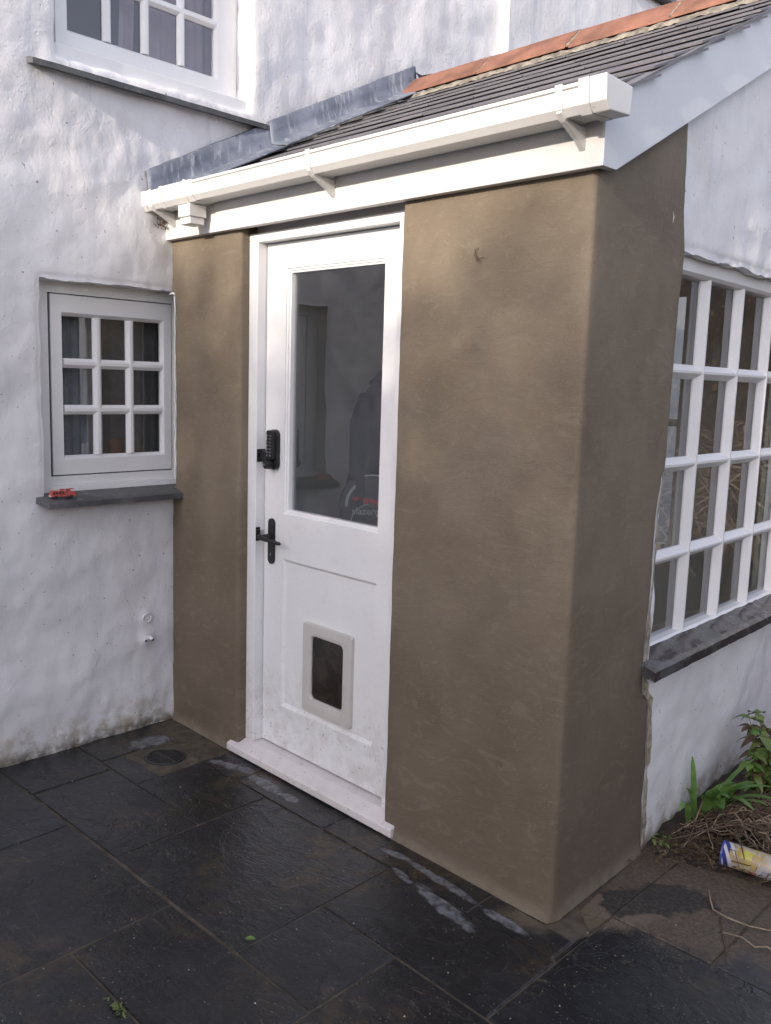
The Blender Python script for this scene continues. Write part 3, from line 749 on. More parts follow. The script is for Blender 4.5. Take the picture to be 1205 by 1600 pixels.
# slates
def slate_mesh(seed):
    mb = MB(); n = 6; wd, ln, th = 1.0, .31, .0065; vs = []
    for lay in (0, 1):
        for i in range(n+1):
            x = i/n
            vs.append((x, (.0012*fbm((x*2, seed, lay), 3)), -th*lay + .0004*fbm((x*2, seed, 0), 2)))
            vs.append((x, ln, -th*lay))
    k = 2*(n+1)
    fs = []
    for i in range(n):
        a = 2*i; fs += [(a, a+2, a+3, a+1), (k+a, k+a+1, k+a+3, k+a+2), (a, k+a, k+a+2, a+2), (a+1, a+3, k+a+3, k+a+1)]
    fs += [(0, 1, k+1, k), (2*n, k+2*n, k+2*n+1, 2*n+1)]
    return mb.add(vs, fs).mesh('slate', M_slate)
SM = [slate_mesh(s) for s in range(4)]
ang = math.atan(SL); G = .141; rows = 10
def slate_row(i, side):
    yt = -.072 + i*G; zt = 2.262 + SL*yt + .014
    ww = .245; x = -.02 - (ww/2 if i % 2 else 0)
    ve = W+.043-math.tan(DG)*((yt+.07) if side == 0 else 2*YR-yt-.07); fy = min(1., (YR-.004-yt)/math.cos(ang)/.31)
    while x < ve-.03:
        x1 = min(x+ww, ve+random.uniform(-.004, .004)); x0 = max(x, -.005)
        if x1-x0 > .05:
            o = bpy.data.objects.new('slate', random.choice(SM)); COL.objects.link(o); o.parent = porch
            yj = yt + random.uniform(-.0015, .0015)*(3 if random.random() < .12 else 1)
            o.scale = (x1-x0-.003, fy, 1)
            if side == 0:
                o.location = (x0, yj, zt + random.uniform(-.0005, .0012)); o.rotation_euler = (ang - .070, random.uniform(-.0012, .0012), 0)
            else:
                o.location = (x1, 2*YR-yj, zt); o.rotation_euler = (ang-.070, 0, PI)
        x += ww
for i in range(rows): slate_row(i, 0)
for i in range(rows): slate_row(i, 1)
# undercloak strip at the verge
MB().prism([(-.03, 2.262+SL*-.03-.006), (YR, 2.262+SL*YR-.006), (YR, 2.262+SL*YR+.002), (-.03, 2.262+SL*-.03+.002)], -.044, -.0, 'y').build('verge_undercloak', M_slate, porch, (W, 0, 0), GR)
# ridge tiles and bedding mortar
prof = []
ro = []; 
for a, b in ((-.118, -.094), (-.030, -.012), (-.012, -.002), (0, 0), (.012, -.002), (.030, -.012), (.118, -.094)): ro.append((YR+a, 3.040+b))
ri = [(y, z-.014) for y, z in ro][::-1]
rx = [.065, .560, 1.048, 1.519, 2.035]
rm = MB().prism(ro+ri, 0, .487, 'x').mesh('ridge_tile', M_terra)
for k, x in enumerate(rx[:3]):
    o = link('ridge_tile', rm, porch, (x, random.uniform(-.003, .003), random.uniform(-.002, .003)), 0, .003); o.rotation_euler = (0, random.uniform(-.004, .004), random.uniform(-.002, .002))
o = MB().prism(ro+ri, 0, .487, 'x').build('ridge_tile', M_terra, porch, (W-.06-.487, 0, .002), bevel=.003)
for x in rx[1:4]:
    mb = MB(); mb.tube([(x-.003, y, z-.004) for y, z in ro], .0065, 6); mb.build('mortar_joint', M_mortar, porch, smooth=True)
mb = MB(); xs = lines((.0, W-.05, .012)); vs = []
for x in xs:
    for (t, h) in ((0, .006), (.25, .018), (.6, .022), (1, .010)):
        wd = .045+.014*fbm((x, 1, 0), 8, 3); y = YR-.118+.01-wd*(1-t)*1.0 + .004*fbm((x, t*3, 0), 25)
        vs.append((x, y, 2.262+SL*y+.010+h+.006*fbm((x, t*5, 2), 24)))
mb.add(vs, [(i*4+k, i*4+4+k, i*4+5+k, i*4+1+k) for i in range(len(xs)-1) for k in range(3)])
mb.build('bedding_mortar', M_mortar, porch, smooth=True)
# lead flashing, two lapped pieces
def flash(y0, y1, lift, seed, w_top0, w_top1, wd0, wd1, name='lead_flashing'):
    mb = MB(); ys = lines((y0, y1, .02)); K = 9; vs = []
    for y in ys:
        t = (y-y0)/(y1-y0); hh = w_top0+(w_top1-w_top0)*t; wd = wd0+(wd1-wd0)*t
        zr = 2.262+SL*y+.022
        pts = [(-.012, zr+hh+.004), (.004, zr+hh), (.012, zr+hh*.6), (.022, zr+hh*.22), (.045, zr+.022), (.08, zr+.012), (wd*.75, zr+.010), (wd, zr+.006), (wd+.001, zr+.001)]
        for k, (x, z) in enumerate(pts):
            q = .004*fbm((y, k*.35, seed), 9, 3)
            e = .006*fbm((y, 0, seed+1), 7, 3) if k > 5 else (.004*fbm((y, 5, seed), 12) if k < 2 else 0)
            vs.append((x+lift+q+e, y, z+lift+q*.6))
    mb.add(vs, [(i*K+k, i*K+k+1, (i+1)*K+k+1, (i+1)*K+k) for i in range(len(ys)-1) for k in range(K-1)])
    o = mb.build(name, M_lead, porch, smooth=True, loc=(.012, 0, 0)); md = o.modifiers.new('thick', 'SOLIDIFY'); md.thickness = .0025; md.offset = 1; return o
flash(-.125, .505, .002, 1, .120, .120, .120, .125)
flash(.480, 1.385, .007, 2, .120, .118, .125, .150)
# saddle over the ridge
mb = MB(); vs = []; ys = lines((1.385, 1.50, .02))
for y in ys:
    t = (y-1.385)/.115
    for (x, z) in ((-.01, 3.10-.10*t*t*1.2), (.02, 3.085-.10*t*t), (.06, 3.062-.08*t*t), (.14, 3.054-.07*t*t)): vs.append((x+.012, y, z))
mb.add(vs, [(i*4+k, i*4+k+1, i*4+5+k, i*4+4+k) for i in range(len(ys)-1) for k in range(3)])
mb.build('lead_flashing', M_lead, porch, smooth=True)

# gutter
gp = [(-.036, 2.252), (-.040, 2.192), (-.122, 2.187), (-.138, 2.205), (-.1425, 2.2575)]
gi = [(-.1385, 2.2575), (-.1345, 2.207), (-.120, 2.1915), (-.044, 2.196), (-.040, 2.252)]
gut = MB().prism(gp+gi, .06, 2.125, 'x').prism([(-.1465, 2.2475), (-.1428, 2.245), (-.1428, 2.2565), (-.1465, 2.2565)], .386, 2.096, 'x').build('gutter', M_upvc, porch, bevel=.0012)
def grow(p, e, cy_=-.09, cz=2.222): return [(a+(a-cy_)*e, b+(b-cz)*e*1.3) for a, b in p]
def collar(x0, x1, e, name):
    o_ = grow(gp, e); i_ = [(a, b) for a, b in gp][::-1]
    return MB().prism(o_+i_, x0, x1, 'x').build(name, M_upvc, gut, bevel=.0008)
collar(-.004, .040, .05, 'stop_end'); MB().prism(grow(gp, .05), -.008, -.0045, 'x').build('end_plate', M_upvc, gut)
collar(.041, .060, .02, 'gutter_length')
collar(.175, .385, .07, 'running_outlet'); collar(.328, .345, .15, 'joint_clip'); collar(.150, .174, .10, 'joint_clip')
for x in (.075, 1.071, 2.040):
    mb = MB(); o_ = grow(gp, .075); i_ = [(a, b) for a, b in gp][::-1]; mb.prism(o_+i_, x-.011, x+.011, 'x')
    mb.prism([(-.1425, 2.238), (-.139, 2.196), (-.120, 2.180), (-.060, 2.150), (-.0305, 2.128), (-.0305, 2.182), (-.118, 2.1865)], x-.0085, x+.0085, 'x')
    mb.build('gutter_bracket', M_upvc, gut, bevel=.0008)
mb = MB(); mb.box(.262, .345, -.128, -.052, 2.135, 2.181); mb.box(.268, .339, -.122, -.058, 2.108, 2.1345)
mb.build('outlet_spout', M_upvc, gut, bevel=.003)
collar(2.098, 2.128, .11, 'joint_clip')
mb = MB(); mb.prism(grow(gp, .10), 2.1285, 2.176, 'x'); mb.build('stop_end', M_upvc, gut, bevel=.003)
# bits of debris by the stop end
t = thing('dead_moss_clump', 'small brown clump of moss and cobweb under the left gutter end', 'debris', (.02, -.055, 2.150))
mb = MB(); random.seed(3)
for i in range(46):
    p = Vector((random.gauss(0, .010), random.gauss(0, .012), random.gauss(0, .013))); q = p+Vector((random.gauss(0, .010), random.gauss(0, .010), random.gauss(0, .010)))
    mb.tube([p, (p+q)/2+Vector((0, 0, .003)), q], .0014, 4)
mb.build('moss_strand', M_leafd, t)

# ------------------------------------------------------------------ door
# frame
mb = MB(); mb.box(XD0+.001, .560, .037, .13, .0605, 2.047); mb.box(1.318, XD1+.006, .037, .13, .0605, 2.047)
mb.box(XD0+.001, XD1+.006, .0365, .13, 2.0475, 2.072+.0); mb.box(.5605, 1.3175, .037, .13, 2.038, 2.0474)
mb.build('door_frame', M_gloss, porch, bevel=.003)
MB().box(XD0-.01, XD1+.01, .075, .09, 2.0725, 2.15).build('head_infill', M_fascia, porch)
# leaf
DL, DR, DB, DT = .5645, 1.3145, .068, 2.034
GO = (.6824, 1.2168, 1.0139, 1.9391); PO = (.6824, 1.2168, .239, .836)
mb = MB(); dxs = [DL, GO[0], GO[1], DR]; dzs = [DB, PO[2], PO[3], GO[2], GO[3], DT]
for i in range(3):
    for j in range(5):
        if i == 1 and j in (1, 3): continue
        x0, x1, z0, z1 = dxs[i], dxs[i+1], dzs[j], dzs[j+1]
        mb.add([(x0, .079, z0), (x1, .079, z0), (x1, .079, z1), (x0, .079, z1)], [(0, 1, 2, 3)])
        mb.add([(x0, .118, z0), (x1, .118, z0), (x1, .118, z1), (x0, .118, z1)], [(0, 3, 2, 1)])
mb.add([(DL, .079, DB), (DL, .118, DB), (DL, .118, DT), (DL, .079, DT)], [(0, 1, 2, 3)]); mb.add([(DR, .079, DB), (DR, .118, DB), (DR, .118, DT), (DR, .079, DT)], [(0, 3, 2, 1)])
mb.add([(DL, .079, DB), (DR, .079, DB), (DR, .118, DB), (DL, .118, DB)], [(0, 1, 2, 3)]); mb.add([(DL, .079, DT), (DR, .079, DT), (DR, .118, DT), (DL, .118, DT)], [(0, 3, 2, 1)])
mb.ring(GO[0], GO[1], GO[2], GO[3], [(0, .079), (.001, .084), (.008, .0855), (.009, .090), (.016, .092), (.0165, .098), (.0165, .118)])
mb.ring(GO[0], GO[1], GO[2], GO[3], [(.0165, .118), (0, .118)])
mb.ring(PO[0], PO[1], PO[2], PO[3], [(0, .079), (.001, .0835), (.012, .0905)])
mb.add([(PO[0]+.012, .0905, PO[2]+.012), (PO[1]-.012, .0905, PO[2]+.012), (PO[1]-.012, .0905, PO[3]-.012), (PO[0]+.012, .0905, PO[3]-.012)], [(0, 1, 2, 3)])
door = mb.build('door', M_gloss, porch); door['label'] = 'white half-glazed wooden door'
gx = (GO[0]+GO[1])/2; gw_ = (GO[1]-GO[0])/2-.0168
MB().box(-gw_, gw_, 0, .004, GO[2]+.0165, GO[3]-.0165).build('glass_pane', M_glass, door, (gx, .104, 0), rad(-1.1))     # glazed a touch out of true
# two thin window-bead screws / lock furniture
def rounded(x0, x1, z0, z1, r, n=6):
    P = []
    for (cx_, cz_, a0) in ((x1-r, z0+r, -PI/2), (x1-r, z1-r, 0), (x0+r, z1-r, PI/2), (x0+r, z0+r, PI)):
        for k in range(n+1): a = a0+PI/2*k/n; P.append((cx_+r*math.cos(a), cz_+r*math.sin(a)))
    return P
lk = MB(); lk.prism(rounded(.608, .660, 1.182, 1.337, .022), .060, .0788, 'y')
lock = lk.build('keypad_lock', M_black, door, bevel=.003)
MB().prism(rounded(.6105, .6565, 1.222, 1.334, .010), .046, .0602, 'y').build('keypad_block', M_black, lock, bevel=.003)
for c_ in range(2):
    for r_ in range(7):
        x = .624+c_*.019; z = 1.314-r_*.0128
        MB().tube([(x, .0465, z), (x, .0405, z)], .0042, 10).build('button', M_steel, lock, smooth=False)
MB().tube([(.628, .060, 1.203), (.628, .047, 1.203), (.628, .030, 1.203), (.628, .028, 1.203)], [.019, .019, .017, .012], 20).build('turn_knob', M_black, lock, smooth=False, bevel=.001)
MB().box(.622, .634, .0235, .0278, 1.199, 1.207).build('knob_grip', M_steel, lock)
st_ = MB().box(.5603, .5640, .040, .0780, 1.207, 1.257).build('lock_keep', M_black, porch, bevel=.0008)
for (x, z) in ((.049, 1.244), (.066, 1.244), (.049, 1.220), (.066, 1.220)): MB().tube([(.5638, x, z), (.5656, x, z)], .0028, 8).build('screw', M_steel, st_)
MB().box(.5662, .610, .050, .0785, 1.214, 1.250).build('latch_case', M_black, lock, bevel=.001)
# lever handle
hp = MB(); hp.prism(rounded(.597, .636, .806, .988, .0192, 8), .070, .0788, 'y'); hdl = hp.build('door_handle', M_black, door, bevel=.0015)
hp = MB(); hp.tube([(.6165, .071, .917), (.6165, .030, .917)], .0105, 14); hp.build('spindle', M_black, hdl, smooth=False)
hp = MB(); pts = [(.604, .022, .920), (.6165, .019, .918), (.640, .020, .914), (.680, .028, .909), (.718, .033, .906), (.726, .034, .9055)]
hp.tube(pts, [.008, .0105, .009, .0075, .0072, .004], 12); hp.build('lever', M_black, hdl, smooth=True)
MB().prism(rounded(.6140, .6190, .838, .850, .0024, 4), .0688, .0699, 'y').build('keyhole', M_steel, hdl)
kp = MB().box(.5603, .5638, .038, .0580, .893, .948).build('latch_keep', M_black, porch, bevel=.001)
for z in (.937, .903): MB().tube([(.5636, .047, z), (.5654, .047, z)], .0026, 8).build('screw', M_steel, kp)
MB().box(.5603, .5632, .0585, .0775, .905, .935).build('latch_lip', M_steel, kp, bevel=.001)
# cat flap
cf = MB(); a0, a1, c0, c1 = .8228, 1.0998, .2663, .6157
outer = rounded(a0, a1, c0, c1, .020); inner = rounded(a0+.044, a1-.034, c0+.055, c1-.040, .022)
def loop_ring(mb, A, ya, B, yb):
    o = len(mb.v); k_ = len(A); mb.v += [(p[0], ya, p[1]) for p in A]+[(p[0], yb, p[1]) for p in B]
    for i in range(k_): j = (i+1) % k_; mb.f.append([o+i, o+j, o+k_+j, o+k_+i]); mb.mi.append(0)
def inset(a, r): return rounded(a0+a, a1-a, c0+a, c1-a, r)
I1 = rounded(a0+.043, a1-.043, c0+.052, c1-.042, .022); I2 = rounded(a0+.047, a1-.047, c0+.056, c1-.046, .020)
for A, ya, B, yb in ((inset(0, .011), .0904, inset(0, .011), .076), (inset(0, .011), .076, inset(.002, .010), .0735), (inset(.002, .010), .0735, inset(.030, .014), .0725), (inset(.030, .014), .0725, I1, .074), (I1, .074, I2, .080), (I2, .080, I2, .095)):
    loop_ring(cf, A, ya, B, yb)
cfo = cf.build('cat_flap_frame', M_flap, door, smooth=False)
for o_ in (cfo,):
    md = o_.modifiers.new('bevel', 'BEVEL'); md.width = .0012; md.segments = 2
MB().prism(rounded(a0+.049, a1-.049, c0+.058, c1-.048, .018), .084, .087, 'y').build('cat_flap', M_smoke, door)
MB().box(a0+.047, a1-.047, .0955, .112, c0+.056, c1-.046).build('flap_tunnel', M_bag, door)
for (x, z) in ((a0+.018, c0+.02), (a1-.018, c0+.02), (a0+.018, c1-.018), (a1-.018, c1-.018)):
    MB().tube([(x, .0740, z), (x, .0712, z)], .0048, 10).build('screw_cap', M_flap, door, smooth=False)
# threshold
mb = MB(); tp = [(.13, .0600), (.037, .0595), (-.014, .0400), (-.021, .035), (-.021, .010), (-.014, .004), (.13, .004)]
mb.prism(tp, XD0+.002, XD1-.001, 'x')
mb.build('threshold', M_sillp, porch, bevel=.003)
mb = MB(); tq = [(.012, .0500), (-.014, .0400), (-.021, .035), (-.021, .010), (-.014, .004), (.012, .004)]
mb.prism(tq, .452, XD0+.0015, 'x'); mb.prism(tq, XD1-.0005, 1.424, 'x'); mb.build('threshold_horn', M_sillp, porch, bevel=.004)
# stray wire ends in the render
t = thing('wire_stub', 'thin bent wire ends poking out of the brown render right of the door', 'wire', (1.687, -.0825, 1.899))
mb = MB()
for q in ([(-.018, 0, .022), (-.008, -.012, .006), (.010, -.010, -.018)], [(-.004, 0, .024), (-.010, -.014, .004), (.002, -.012, -.020)], [(.016, 0, -.004), (.004, -.016, -.012), (-.012, -.008, .010)]):
    mb.tube(q, .0011, 5)
mb.build('wire_strand', simple('rusty_wire', (.10, .07, .05), .6), t)

# ------------------------------------------------------------------ inside the porch
b = thing('wooden_chest', 'brown wooden chest standing in the porch behind the door glass', 'chest', (.30, 1.02, .03))
MB().box(-.20, .20, -.28, .45, 0, .72).build('chest_body', M_wood, b, bevel=.004); MB().box(-.215, .215, -.30, .47, .7205, .755).build('chest_lid', M_wood, b, bevel=.004)
k_ = thing('racket_bag', 'black racket cover with silver arcs, red cat and lettering leaning behind the door glass', 'sports bag', (.24, 1.00, .785), PI/4)
pl = []
for i in range(40): a = 2*PI*i/40; pl.append((.165*math.cos(a), .14+.155*math.sin(a)))
MB().prism(pl, -.05, 0, 'y').build('cover', M_bag, k_, bevel=.012, seg=3)
def arc(r_, a0_, a1_, wd, cz=.14, mat=M_grey, name='silver_arc', wig=0):
    mb = MB(); n = 30; vs = []
    for i in range(n+1):
        a = a0_+(a1_-a0_)*i/n; q = r_+(wig*math.sin(i*2.2))
        vs += [(q*math.cos(a), -.0515, cz+q*math.sin(a)), ((q+wd)*math.cos(a), -.0515, cz+(q+wd)*math.sin(a))]
    mb.add(vs, [(2*i, 2*i+2, 2*i+3, 2*i+1) for i in range(n)]); mb.build(name, mat, k_)
arc(.118, PI*.62, PI*1.02, .014); arc(.148, PI*.30, PI*.66, .005, wig=.002); arc(.10, PI*1.0, PI*.55, .004, cz=.045)
cat = [(-.10, .168), (-.085, .186), (-.06, .180), (-.03, .176), (0, .172), (.03, .160), (.055, .150), (.075, .130), (.085, .135), (.07, .120), (.04, .138), (.01, .150), (-.02, .152), (-.035, .142), (-.045, .156), (-.07, .166), (-.085, .160)]
MB().prism(cat, -.0535, -.0512, 'y').build('red_cat_emblem', M_red, k_)
tc = bpy.data.curves.new('lettering', 'FONT'); tc.body = 'slazenger'; tc.size = .050; tc.extrude = .0008; tc.align_x = 'CENTER'
to = bpy.data.objects.new('lettering_curve', tc); COL.objects.link(to)
dg = bpy.context.evaluated_depsgraph_get(); me = bpy.data.meshes.new_from_object(to.evaluated_get(dg)); bpy.data.objects.remove(to)
me.materials.clear(); me.materials.append(M_grey)
o = link('lettering', me, k_, (-.005, -.0525, .095)); o.rotation_euler = (PI/2, 0, 0)
c_ = thing('navy_coat', 'dark navy coat hanging inside the porch behind the door glass', 'coat', (.13, 1.17, .93), PI/2)
mb = MB(); n = 22; ring_ = []
for j in range(19):
    t = j/18; z = .02+t*.58; hw = .235-.05*t-.10*max(0, (t-.72)/.28)**1.6; dp = .075-.025*t
    for i in range(n):
        a = 2*PI*i/n; f = 1+.10*math.sin(5*a+t*3)+.06*fbm((a, t*3, 0), 2); mb.v.append((hw*math.cos(a)*f, -.02+dp*math.sin(a)*f, z))
for j in range(18):
    for i in range(n): mb.f.append([j*n+i, j*n+(i+1) % n, (j+1)*n+(i+1) % n, (j+1)*n+i]); mb.mi.append(0)
mb.f.append([18*n+i for i in range(n)]); mb.mi.append(0)
mb.build('coat_body', M_navy, c_, smooth=True)
for s_ in (-1, 1):
    MB().tube([(s_*.13, -.03, .52), (s_*.20, -.05, .40), (s_*.225, -.07, .20), (s_*.215, -.08, .0)], [.05, .055, .05, .045], 12).build('sleeve', M_navy, c_, smooth=True)
MB().tube([(0, -.02, .58), (0, -.03, .62), (0, -.01, .66)], [.09, .075, .03], 14).build('hood', M_navy, c_, smooth=True)
j_ = thing('glass_jar', 'small clear glass jar on the chest in front of the racket bag', 'jar', (.42, .90, .786))
MB().tube([(0,0,0), (0,0,.005), (0,0,.06), (0,0,.07)], [.028, .033, .033, .026], 18).build('jar_body', M_glass, j_, smooth=True)
MB().tube([(0,0,.0705), (0,0,.084)], .029, 18).build('jar_lid', M_steel, j_)
curtain('window_curtain', 'pale green and cream curtain behind the right panes of the gable window', 2.15, 2.6, .25, .5, 2.1, .02, 45, M_curtc, GR+AL, base=(W*math.cos(AL), W*math.sin(AL), 0))

# ------------------------------------------------------------------ toy fire engine on the sill
fe = thing('toy_fire_engine', 'small faded red toy fire engine on the ground-floor slate sill', 'toy', (.048, -.532, 1.0455), PI/2-.06)
fb = MB(); fb.prism([(-.048, .008), (.050, .008), (.050, .026), (.030, .029), (.012, .029), (.010, .032), (-.040, .032), (-.047, .020)], -.014, .014, 'y')
feb = fb.build('body', M_toyred, fe, bevel=.0015)
for x in (-.030, .030):
    for y in (-.0145, .0145):
        MB().tube([(x, y-.002, .007), (x, y+.002, .007)], .0072, 14).build('wheel', M_rubber, fe)
for x in (-.038, -.026, -.014, -.002):
    MB().box(x-.0035, x+.0045, -.0148, .0148, .019, .027).build('cab_window', M_bag, fe)
mb = MB(); mb.box(-.010, .048, -.009, -.006, .0345, .0365); mb.box(-.010, .048, .006, .009, .0345, .0365)
for i in range(7): mb.box(-.006+i*.008, -.004+i*.008, -.006, .006, .0348, .0362)
mb.build('ladder', M_toyred, fe)
MB().box(-.036, -.012, -.010, .010, .0325, .0365).build('roof_rack', M_toyw, fe, bevel=.001); MB().box(.020, .030, -.010, .010, .0295, .0342).build('reel_housing', M_toyred, fe)
MB().box(-.0485, -.0455, -.012, .012, .009, .014).build('bumper', M_toyw, fe)

# ------------------------------------------------------------------ plants, stems and litter by the gable
random.seed(21)
def rndv(s): return Vector((random.gauss(0, s), random.gauss(0, s), random.gauss(0, s)))
sp_ = thing('strap_leaf_plant', 'bright green strap-leaved bulb plant against the white gable wall', 'plant', (2.095, .83, .03))
for i in range(17):
    a = random.uniform(-PI*.95, PI*.35); 
    if math.cos(a) < -.3: a = PI - a
    L = random.uniform(.20, .32); bend = random.uniform(.5, 1.5); bx_, by_ = random.gauss(0, .018)+.02, random.gauss(0, .05)
    d = Vector((abs(math.cos(a))*.8, math.sin(a), 0)).normalized(); pts = []; ws = []
    for k in range(9):
        t = k/8; th = .25*bend*0 + 1.35-bend*t*1.2
        if k == 0: p = Vector((bx_, by_, -.02))
        else: p = p + (d*math.cos(th)+Vector((0, 0, 1))*math.sin(th))*L/8
        pts.append(p.copy()); ws.append(.0165*(math.sin(PI*min(1, (t*.85+.12)))**.6)*(1 if t < .95 else .3))
    MB().ribbon(pts, ws, d.cross(Vector((0, 0, 1)))).build('leaf', M_strap, sp_, smooth=True)
# the tall spike and the long arching one at the left
for (dx, dy, L, lean, yb) in ((0.02, -.35, .27, .22, -.06), (.25, -1, .27, 1.25, -.10), (.1, -1, .22, .8, -.05), (.3, .8, .24, 1.5, .0), (.3, .6, .2, 1.9, .03)):
    d = Vector((dx, dy, 0)).normalized(); p = Vector((0, yb, -.01)); pts = [p.copy()]; ws = [.009]
    for k in range(1, 10):
        t = k/9; th = 1.5-lean*t*1.3; p = p + (d*math.cos(th)+Vector((0, 0, 1))*math.sin(th))*L/9; pts.append(p.copy()); ws.append(.0145*(1-t)**.5*(.6+t*.6)+.0015)
    MB().ribbon(pts, ws, d.cross(Vector((0, 0, 1)))).build('leaf', M_strap, sp_, smooth=True)
def leafblade(mb, p, d, L, wd, droop=.5):
    d = d.normalized(); s_ = d.cross(Vector((0, 0, 1)));
    if s_.length < .1: s_ = Vector((1, 0, 0))
    pts = []; ws = []
    for k in range(6):
        t = k/5; pts.append(p + d*L*t + Vector((0, 0, -droop*L*t*t))); ws.append(wd*math.sin(PI*(t*.92+.06)))
    mb.ribbon(pts, ws, s_, fold=.35)
bu = thing('leafy_shrub', 'small shrub of green leaves on reddish stems at the right edge of the bed', 'shrub', (2.19, 1.16, .0))
for i in range(12):
    a = random.uniform(0, 2*PI); lean = random.uniform(.1, .55); H = random.uniform(.18, .36)
    d = Vector((math.cos(a)*.6+.15, math.sin(a), 0)); pts = [Vector((random.gauss(0, .02), random.gauss(0, .05), -.01))]
    for k in range(1, 7): pts.append(pts[-1] + (Vector((0, 0, 1)) + d*lean*k/4).normalized()*H/6 + rndv(.004))
    pts = [Vector((max(p.x, -.12), p.y, p.z)) for p in pts]
    MB().tube(pts, [.0035-.0004*k for k in range(7)], 5).build('stem', M_redst, bu, smooth=True)
    for k in range(1, 7):
        for s_ in range(4):
            aa = random.uniform(0, 2*PI); mb = MB()
            leafblade(mb, pts[k], Vector((math.cos(aa), math.sin(aa), random.uniform(-.2, .5))), random.uniform(.035, .075), random.uniform(.010, .021), random.uniform(.2, .9))
            mb.build('leaf', random.choice([M_bushl, M_bushl, M_strap, M_leafd]), bu, smooth=True)
we = thing('small_weed', 'little green weed sprouting at the foot of the flaking wall corner', 'weed', (2.085, .56, .005))
for i in range(16):
    aa = random.uniform(0, 2*PI); mb = MB(); leafblade(mb, Vector((random.gauss(0, .012), random.gauss(0, .02), random.uniform(0, .015))), Vector((math.cos(aa), math.sin(aa), random.uniform(.4, 1.4))), random.uniform(.02, .045), .007, .5)
    mb.build('leaf', M_bushl, we, smooth=True)
# heap of dead stems
mb = MB()
def heapz(x, y):
    return .024 + .095*math.exp(-((x-2.30)**2/.11**2+(y-.80)**2/.26**2)*.5)
for i in range(620):
    x = random.uniform(2.09, 2.62); y = random.gauss(.80+.18*(x-2.2), .11)
    if y < .42+.2*(x-2.1): continue
    a = random.gauss(.45, .55); L = random.uniform(.08, .34); c0_ = random.gauss(0, 3.0); pts = []
    px, py = x, y
    for k in range(7):
        pts.append((px, py, heapz(px, py)*random.uniform(.55, 1.0) + random.uniform(0, .018) + .02*math.sin(k/6*PI)*random.random()))
        px += math.cos(a)*L/6; py += math.sin(a)*L/6; a += c0_*L/6
        if px < 2.085: px = 2.085
    r_ = random.uniform(.0011, .0032); mb.tube(pts, [r_*(1-.06*k) for k in range(7)], 5, mi=random.choice([0, 0, 0, 1, 2]))
heap = stuff(mb.build('dead_stems', [M_twig, M_pale, M_leafd], smooth=True), 'heap of brown dead stems lying on the soil bed', 'dead stems')
mb = MB()
for i in range(900):
    x = random.uniform(2.07, 2.65); y = random.gauss(.62+.3*(x-2.2), .10)
    if y < .36+.18*(x-2.1): continue
    p = Vector((x, y, max(.002, heapz(x, y)*.4)+random.uniform(0, .012))); aa = random.uniform(0, 2*PI)
    if random.random() < .5: leafblade(mb, p, Vector((math.cos(aa), math.sin(aa), random.uniform(-.1, .4))), random.uniform(.008, .024), random.uniform(.003, .007), .3)
    else: mb.tube([p, p+Vector((math.cos(aa), math.sin(aa), 0))*random.uniform(.008, .03)+Vector((0, 0, .004))], random.uniform(.0009, .002), 4)
stuff(mb.build('leaf_litter', M_leafd), 'crumbled brown leaf litter around the heap of stems', 'leaf litter')
def twig(pts, r_, label, mat=M_pale):
    o = MB().tube(pts, r_, 6).build('dry_twig', mat, None, smooth=True); return tag(o, label, 'twig', 'dry twigs fallen from the stem heap')
twig([(2.318, .395, .012), (2.345, .345, .010), (2.372, .305, .008), (2.42, .292, .010), (2.48, .300, .008), (2.56, .335, .008), (2.66, .36, .008)], [.0022, .0024, .0026, .0024, .0022, .002, .0018], 'long pale forked twig lying on the muddy slab below the stem heap')
twig([(2.40, .285, .006), (2.437, .218, .006), (2.47, .16, .005), (2.50, .10, .006)], .0018, 'thin dark twig lying across the slab joint', M_leafd)
twig([(2.44, .215, .008), (2.49, .225, .012), (2.53, .215, .006), (2.555, .235, .010), (2.60, .225, .006)], .0026, 'short curly pale rootlet on the slab at the right edge')
twig([(2.085, .62, .02), (2.14, .68, .07), (2.13, .76, .12)], .0022, 'single pale stem leaning from the weed up into the strap leaves')
# printed tube
tb = thing('printed_cardboard_tube', 'white printed cardboard tube with blue rim lying on the dead stems', 'tube', (2.285, .575, .052))
def tubemat():
    n = N('tube_print'); tc_ = n.n('ShaderNodeTexCoord').outputs['Object']; p = n.sep(tc_); x = p[0]
    c = n.mix(n.ramp(n.noise(26., 3, .5, tc_), .48, .54), (.42, .39, .36), (.36, .29, .17))
    c = n.mix(n.math('MULTIPLY', n.ramp(n.noise(34., 2, .5, n.scale(tc_, (1, 1.5, 1.5))), .53, .56), n.ramp(x, .15, .12)), c, (.42, .32, .10))
    c = n.mix(n.ramp(x, .026, .022), c, (.03, .045, .22))
    wv = n.math('SINE', n.math('MULTIPLY', n.math('ADD', n.math('ADD', x, n.math('MULTIPLY', p[1], .5)), n.math('MULTIPLY', p[2], .3)), 240.))
    c = n.mix(n.math('MULTIPLY', n.ramp(wv, .1, .3), n.ramp(x, .045, .035)), c, (.55, .55, .55))
    return n.fin(c, .35)
M_tube = tubemat()
tb.rotation_euler = (0, .02, .16)
MB().tube([(0,0,0), (.004,0,0), (.27,0,0), (.275,0,0)], [.036, .0385, .0385, .036], 28).build('tube_body', M_tube, tb, smooth=True)
MB().tube([(-.003,0,0), (.003,0,0)], .0395, 28).build('tube_rim', simple('blue_rim', (.05, .07, .28), .35), tb)
